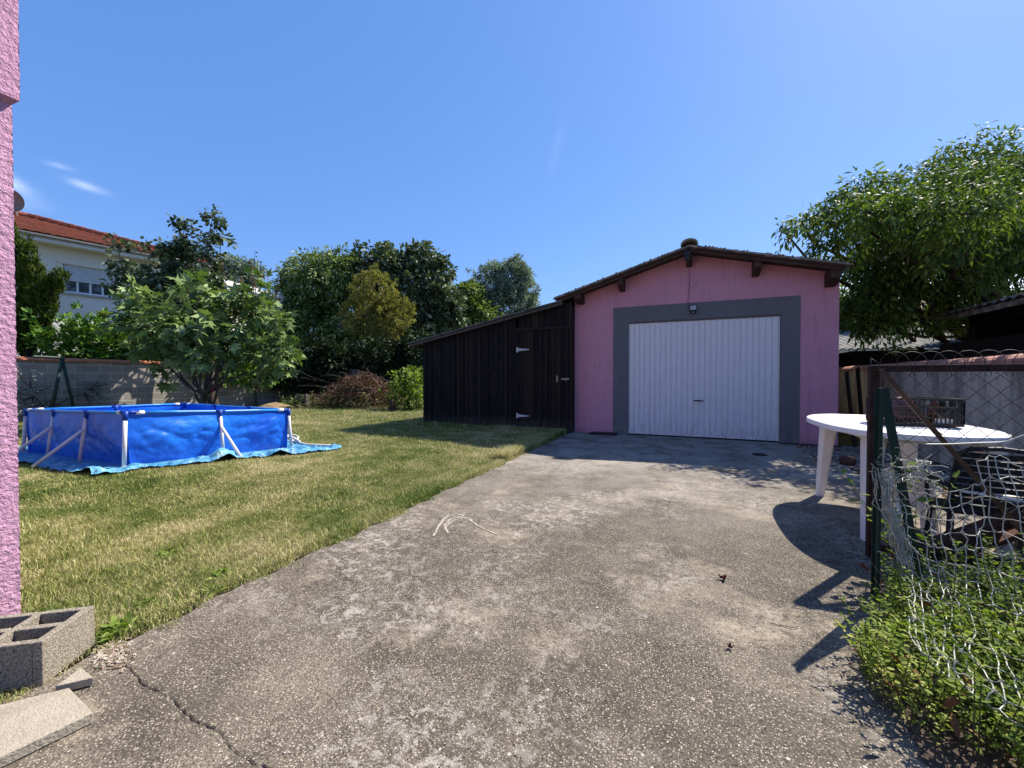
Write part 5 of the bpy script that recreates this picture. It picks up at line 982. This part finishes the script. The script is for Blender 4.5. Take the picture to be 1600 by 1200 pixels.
# reddish pot/rock at wall foot near the garage
b = MB(); b.lathe((1.80, 6.1, .0), [(0, .0), (.07, .0), (.09, .05), (.075, .10), (.0, .11)], 14); o = obj('clay_pot', b, simple('brown_clay', (.10, .045, .035), .9, .3), org=(1.8, 6.1, 0), smooth=True); tag(o, 'small brown upturned clay pot on the drive behind the table legs', 'pot')
for (u, v, n_, lab) in ((2.0, 6.6, 240, 'brown fallen leaves gathered along the rendered wall foot'),):
    C_ = np.stack([rng.uniform(1.5, 2.85, n_), rng.uniform(4.6, 7.6, n_), np.full(n_, .012)], 1); D_ = rng.normal(0, 1, (n_, 3)); D_[:, 2] *= .15; V, Fc, r_ = leaves(C_, D_, .06, 'oval'); tag(npobj('leaf_litter', V, Fc, r_, G_brown), lab, 'dead leaves', kind='stuff')

# ------------------------------------------------------------------ gate with mesh
GV = 3.0; GL, GRt = 1.0, 1.98
gt = thing('rusty_gate', (GL, GV, 0), 'rusty iron gate frame with diagonal brace and chain-link mesh', 'gate')
b = MB(); b.box((GL-.02, GV-.02, .0), (GL+.025, GV+.02, 1.085)); obj('post', b, M_rust, gt, bevel=.003); b = MB(); b.box((GRt, GV-.02, .0), (GRt+.045, GV+.02, 1.085)); obj('post', b, M_rust, gt, bevel=.003)
b = MB(); b.box((GL-.02, GV-.02, 1.0855), (GRt+.045, GV+.02, 1.125)); obj('top_rail', b, M_rust, gt, bevel=.003)
b = MB(); b.box((GL+.026, GV-.018, .04), (GRt-.001, GV+.018, .075)); obj('bottom_rail', b, M_rust, gt, bevel=.003)
b = MB(); b.beam((GL+.02, GV-.03, 1.10), (1.64, GV-.03, .20), .008, .032, (0, 1, 0)); b.beam((GL+.02, GV-.045, 1.10), (1.64, GV-.045, .20), .024, .006, (0, 1, 0)); obj('brace', b, simple('brown_angle_iron', (.10, .05, .025), .5, .4), gt)
def wires(b, segs, r, n=5):
    for s_ in segs: b.tube(s_, r, n, False)
b = MB(); cw_, ch_ = .094, .094; x0, x1, za_, zb_ = GL+.03, GRt, .08, 1.083
k = -14
while k < 26:
    for sg in (1, -1):
        # line x = x0 + k*cw + sg*(z-za)
        pts = []; z = za_; 
        while z <= zb_+.001:
            xx = x0+k*cw_+sg*(z-za_); 
            if x0 <= xx <= x1: pts.append((xx+.004*mnoise.noise(Vector((xx*9, z*9, sg))), GV+.024+.004*math.sin((z-za_)/cw_*math.pi+(sg*1.5))+.01*mnoise.noise(Vector((xx*3, z*3, 0))), z+.004*mnoise.noise(Vector((z*9, xx*9, sg+4)))))
            z += cw_/3
        if len(pts) > 2: b.tube(pts, .0017, 5, False)
    k += 1
obj('chain_link', b, M_wired, gt, smooth=True)
b = MB(); x = GL+.02
while x < GRt-.05:
    pts = [(x, GV-.024, 1.06)]+[(x+.068-.068*math.cos(math.pi*i/12), GV-.024-.002*math.sin(i), 1.125+.075*math.sin(math.pi*i/12)) for i in range(13)]+[(x+.136, GV-.024, 1.06)]
    b.tube([(p[0]+random.gauss(0, .001), p[1]+random.gauss(0, .003), p[2]) for p in pts], .0016, 5, False); x += .078+random.uniform(-.004, .004)
b.tube([(GL-.02, GV-.028, 1.165), (GL-.018, GV-.026, 1.06)], .0022, 5); b.tube([(GL-.02, GV-.028, 1.165), (GL+.02, GV-.028, 1.135)], .0022, 5)
obj('wire_hoops', b, M_wired, gt, smooth=True)
# green T posts
for i, (lab, a, c_) in enumerate((('upright dark green T-profile post at the left of the crumpled mesh', (.826, 2.41, 0), (.832, 2.41, .965)), ('leaning dark green T-profile post with a rusty top, right of the upright one', (1.03, 2.50, 0), (.862, 2.45, .965)))):
    a, c_ = Vector(a), Vector(c_); d = (c_-a).normalized(); o = thing('fence_post', tuple(a), lab, 'post', 'green T-profile posts'); b = MB(); b.obox((a+c_)/2, (1, 0, 0), (0, 1, 0), d, .018 if i else .006, .002 if i else .016, (c_-a).length/2+.04); b.obox((a+c_)/2+Vector((0, .016, 0) if not i else (.0, .010, 0)), (1, 0, 0), (0, 1, 0), d, .016 if not i else .002, .0015 if not i else .008, (c_-a).length/2+.04); obj('profile', b, M_green, o)
    for q in (.25, .5, .75): b = MB(); p = a.lerp(c_, q); b.tube([p+Vector((-.006, -.019, 0)), p+Vector((.0, -.023, .004)), p+Vector((.012, -.019, 0))], .0022, 5); obj('tie_wire', b, M_wire, o)
# crumpled mesh
cm_ = thing('crumpled_wire_mesh', (1.1, 2.2, 0), 'collapsed crumpled chain-link fence sagging over the weeds', 'wire fence')
def CM(s_, t):   # s left->right, t top->bottom
    p0 = (1372+s_*265, 742-20*s_+14*math.sin(s_*7)); p1 = (1400+s_*285+60*s_, 1010+230*s_)
    if t < .08: pass
    lean = 62*(t)*(1-.3*s_); x = p0[0]*(1-t)+(p1[0]+lean*.4)*t+16*math.sin(t*3+s_*5); y = p0[1]*(1-t)+p1[1]*t
    v = 2.43-.10*t-.42*t*s_+.035*mnoise.noise(Vector((s_*5, t*5, 0)))+.02*math.sin(s_*9+t*4); p = Vp(x, y, v); zf = .17+.05*mnoise.noise(Vector((x*.02, y*.02, 3)))
    return p if p.z > zf else Gp(x, y, zf)
random.seed(21); b = MB(); NX, NY = 14, 15; nodes = {}
for i in range(NX+1):
    for j in range(NY+1):
        s_ = (i/NX)**1.25; t = j/NY; amp = 1.0-.45*s_; nodes[i, j] = CM(s_+random.gauss(0, .010*amp), t+random.gauss(0, .012*amp))+Vector((random.gauss(0, .004), random.gauss(0, .012), random.gauss(0, .004)))
def bent(p, q, sag=.004):
    m_ = (p+q)/2+Vector((random.gauss(0, sag), random.gauss(0, sag), random.gauss(0, sag))); return [p, p.lerp(m_, .6), m_, q.lerp(m_, .6), q]
for i in range(NX+1):
    for j in range(NY):
        top = 1 if i < 3 else 0
        if j < (0 if i < 6 else 1 if i < 9 else 0): continue
        p, q = nodes[i, j], nodes[i, j+1]; b.tube(bent(p, q), .0021, 5, False)
        if random.random() < .8: c = q; b.tube([c+Vector((-.005, -.002, .006)), c+Vector((.005, -.004, .003)), c+Vector((.005, .002, -.005)), c+Vector((-.005, .003, -.002))], .0021, 4, False)
    for j in range(NY+1):
        if i < NX and not (j == 0 and 5 < i < 9): b.tube(bent(nodes[i, j], nodes[i+1, j], .005), .0018, 5, False)
obj('netting', b, M_wire, cm_, smooth=True)
b = MB()   # bunched roll hanging down at the left
for k in range(30):
    s0 = random.gauss(0, 1); pts = []
    for j in range(15):
        t = j/14; x = 1372+ (1440-1372)*t**1.1+ (5+5*math.sin(t*9+k))*random.gauss(0, .8)+s0*6; y = 735+(965-735)*t+random.gauss(0, 4); pts.append(Vp(x, y, 2.40+random.gauss(0, .022)))
    b.tube(pts, .0020, 4, False)
for k in range(46):   # frayed tangle along the top edge
    x = random.uniform(1370, 1450); y = random.gauss(733+.1*(x-1370), 12); p = Vp(x, y, 2.42+random.gauss(0, .03)); pts = [p]
    for _ in range(4): p = p+Vector((random.gauss(.008, .018), random.gauss(0, .012), random.gauss(-.004, .014))); pts.append(p)
    b.tube(pts, .0018, 4, False)
obj('wire_bundle', b, M_wire, cm_, smooth=True)
b = MB(); b.tube(cat([Vp(1445, 694, 2.6), Vp(1480, 694, 2.6), Vp(1530, 692, 2.6), Vp(1570, 690, 2.6), Vp(1600, 680, 2.6), Vp(1660, 662, 2.6)]), .0035, 6); o = obj('stretched_wire', b, simple('pale_wire', (.6, .58, .45), .4), org=tuple(Vp(1530, 692, 2.6)), smooth=True); tag(o, 'single pale wire curving across behind the diagonal brace', 'wire')

# ------------------------------------------------------------------ foreground weeds
def wp():
    while True:
        x = random.uniform(.36, 2.3); y = random.uniform(.55, 2.6); lim = .80-.16*max(0, (2.55-y))-(0.10 if 1.6 < y < 1.95 else 0)+(.10 if 1.05 < y < 1.5 else 0)+random.gauss(0, .03)
        lim += .12*max(0, y-2.25)/.35
        if x > max(.42, lim) and not (y > 2.2 and random.random() < .45): return (x, y)
V, Fc, r_, b = weedbed('x', '', wp, 2300, .21, .017, G_weed, 'oval', per=20)
tag(npobj('undergrowth', V, Fc, r_, G_weed), 'bright green leafy weeds growing through the collapsed mesh', 'weeds', kind='stuff')
tag(obj('weed_stems', b, simple('weed_stem', (.09, .10, .04), .8)), 'thin brownish stems among the foreground weeds', 'weed stems', kind='stuff')
V, Fc, r_, b = weedbed('x', '', wp, 420, .26, .024, G_weed, 'long', per=24)
tag(npobj('undergrowth', V, Fc, r_, G_weed), 'narrow-leaved taller weeds sticking up among the undergrowth', 'weeds', kind='stuff')
pts = [(random.gauss(1.02, .03), random.gauss(2.62, .03)) for _ in range(9)]; V, Fc, r_, b = weedbed('x', '', pts, 9, .55, .05, G_bush, 'oval', per=9); o = thing('tall_weed', (1.02, 2.62, 0), None, None); tag(npobj('foliage', V, Fc, r_, G_bush, o), kind='stuff'); tag(obj('stems', b, simple('green_stem', (.08, .12, .04), .8), o), kind='stuff'); tag(o, 'taller broad-leaved weed just right of the leaning green post', 'weed')
b = MB()
for k in range(150):
    x, y = wp(); a = random.uniform(0, 6.3); L_ = random.uniform(.12, .38); q = Vector((x, y, .005)); b.cur = random.random(); b.tube(wig(q, q+Vector((math.cos(a)*L_*.5, math.sin(a)*L_*.5, L_*.8)), 4, .06), [.0016, .0014, .0012, .001, .0006], 4, False)
tag(obj('dead_stalks', b, simple('straw_stalk', (.34, .27, .15), .8)), 'dry straw-coloured stalks sticking out of the green undergrowth', 'dead stalks', kind='stuff')
n_ = 420; pp = np.array([wp() for _ in range(n_)]); C_ = np.stack([pp[:, 0]-.04, pp[:, 1], rng.uniform(.015, .20, n_)], 1); D_ = rng.normal(0, 1, (n_, 3)); V, Fc, r_ = leaves(C_, D_, .05, 'long', wid=1.2); tag(npobj('dry_leaves', V, Fc, r_, G_brown), 'dry brown and yellow leaves caught in the foreground weeds', 'dead leaves', kind='stuff')
# dry leaves and twigs on the drive
for (x, y, s_, lab) in ((1130, 907, .024, 'curled reddish dead leaf on the open drive, the larger one'), (1141, 1015, .014, 'small brown dead leaf on the drive, nearer the camera')):
    p = Gp(x, y); b = MB(); rc = random.uniform(0, 3)
    for k in range(3):
        a = rc+k*2.1; d = Vector((math.cos(a), math.sin(a), 0)); sd_ = Vector((-d.y, d.x, 0)); q0 = p+Vector((0, 0, .006))
        b.grid(lambda i, j: q0+d*(s_*j)+sd_*((i-.5)*s_*.8*math.sin(math.pi*min(.98, j+.08)))+Vector((0, 0, .012*j+abs(i-.5)**2*s_*1.6+.004*math.sin(7*j+k))), 5, 7)
    o = obj('dead_leaf', b, simple('red_brown_leaf', (.13, .025, .015), .6, .4, 60), org=tuple(p), smooth=True); tag(o, lab, 'leaf')
b = MB()
for k in range(16):
    p = Gp(random.gauss(1305, 18), random.gauss(878, 8)); a = random.uniform(-.5, 1.2); L_ = random.uniform(.03, .10); b.cur = random.random(); b.tube(wig(p+Vector((0, 0, .006)), p+Vector((math.cos(a)*L_, math.sin(a)*L_, random.uniform(.004, .02))), 4, .08), .0016, 4)
o = obj('twig', b, M_weath, org=tuple(Gp(1305, 878))); tag(o, 'few dry pale twigs on the drive just left of the green posts', 'twigs', kind='stuff')
b = MB(); b.tube(wig(Gp(1200, 975)+Vector((0, 0, .006)), Gp(1246, 984)+Vector((0, 0, .006)), 6, .04), .0014, 4); o = obj('twig', b, M_barkr, org=tuple(Gp(1220, 979))); tag(o, 'single thin dark twig lying on the open drive', 'twig')
# loose grit and small stones on the drive
b = MB(); random.seed(5)
for k in range(1300):
    y = random.uniform(.4, 4.5) if k % 3 else random.uniform(.4, 2); x = random.uniform(-2.0, .9); s_ = random.uniform(.001, .0026); b.cur = random.random(); b.obox((x, y, .003+s_*.4), (1, random.uniform(-1, 1), .2), (random.uniform(-1, 1), 1, 0), (0, 0, 1), s_, s_*.8, s_*.5)
m = Mat('grit', .9, .2); m.col(m.ramp(m.attr(), [(0, (.10, .08, .06)), (.5, (.34, .29, .24)), (1, (.58, .54, .47))])); tag(obj('grit', b, m.m), 'tiny stones and grit scattered over the concrete drive', 'grit', kind='stuff')
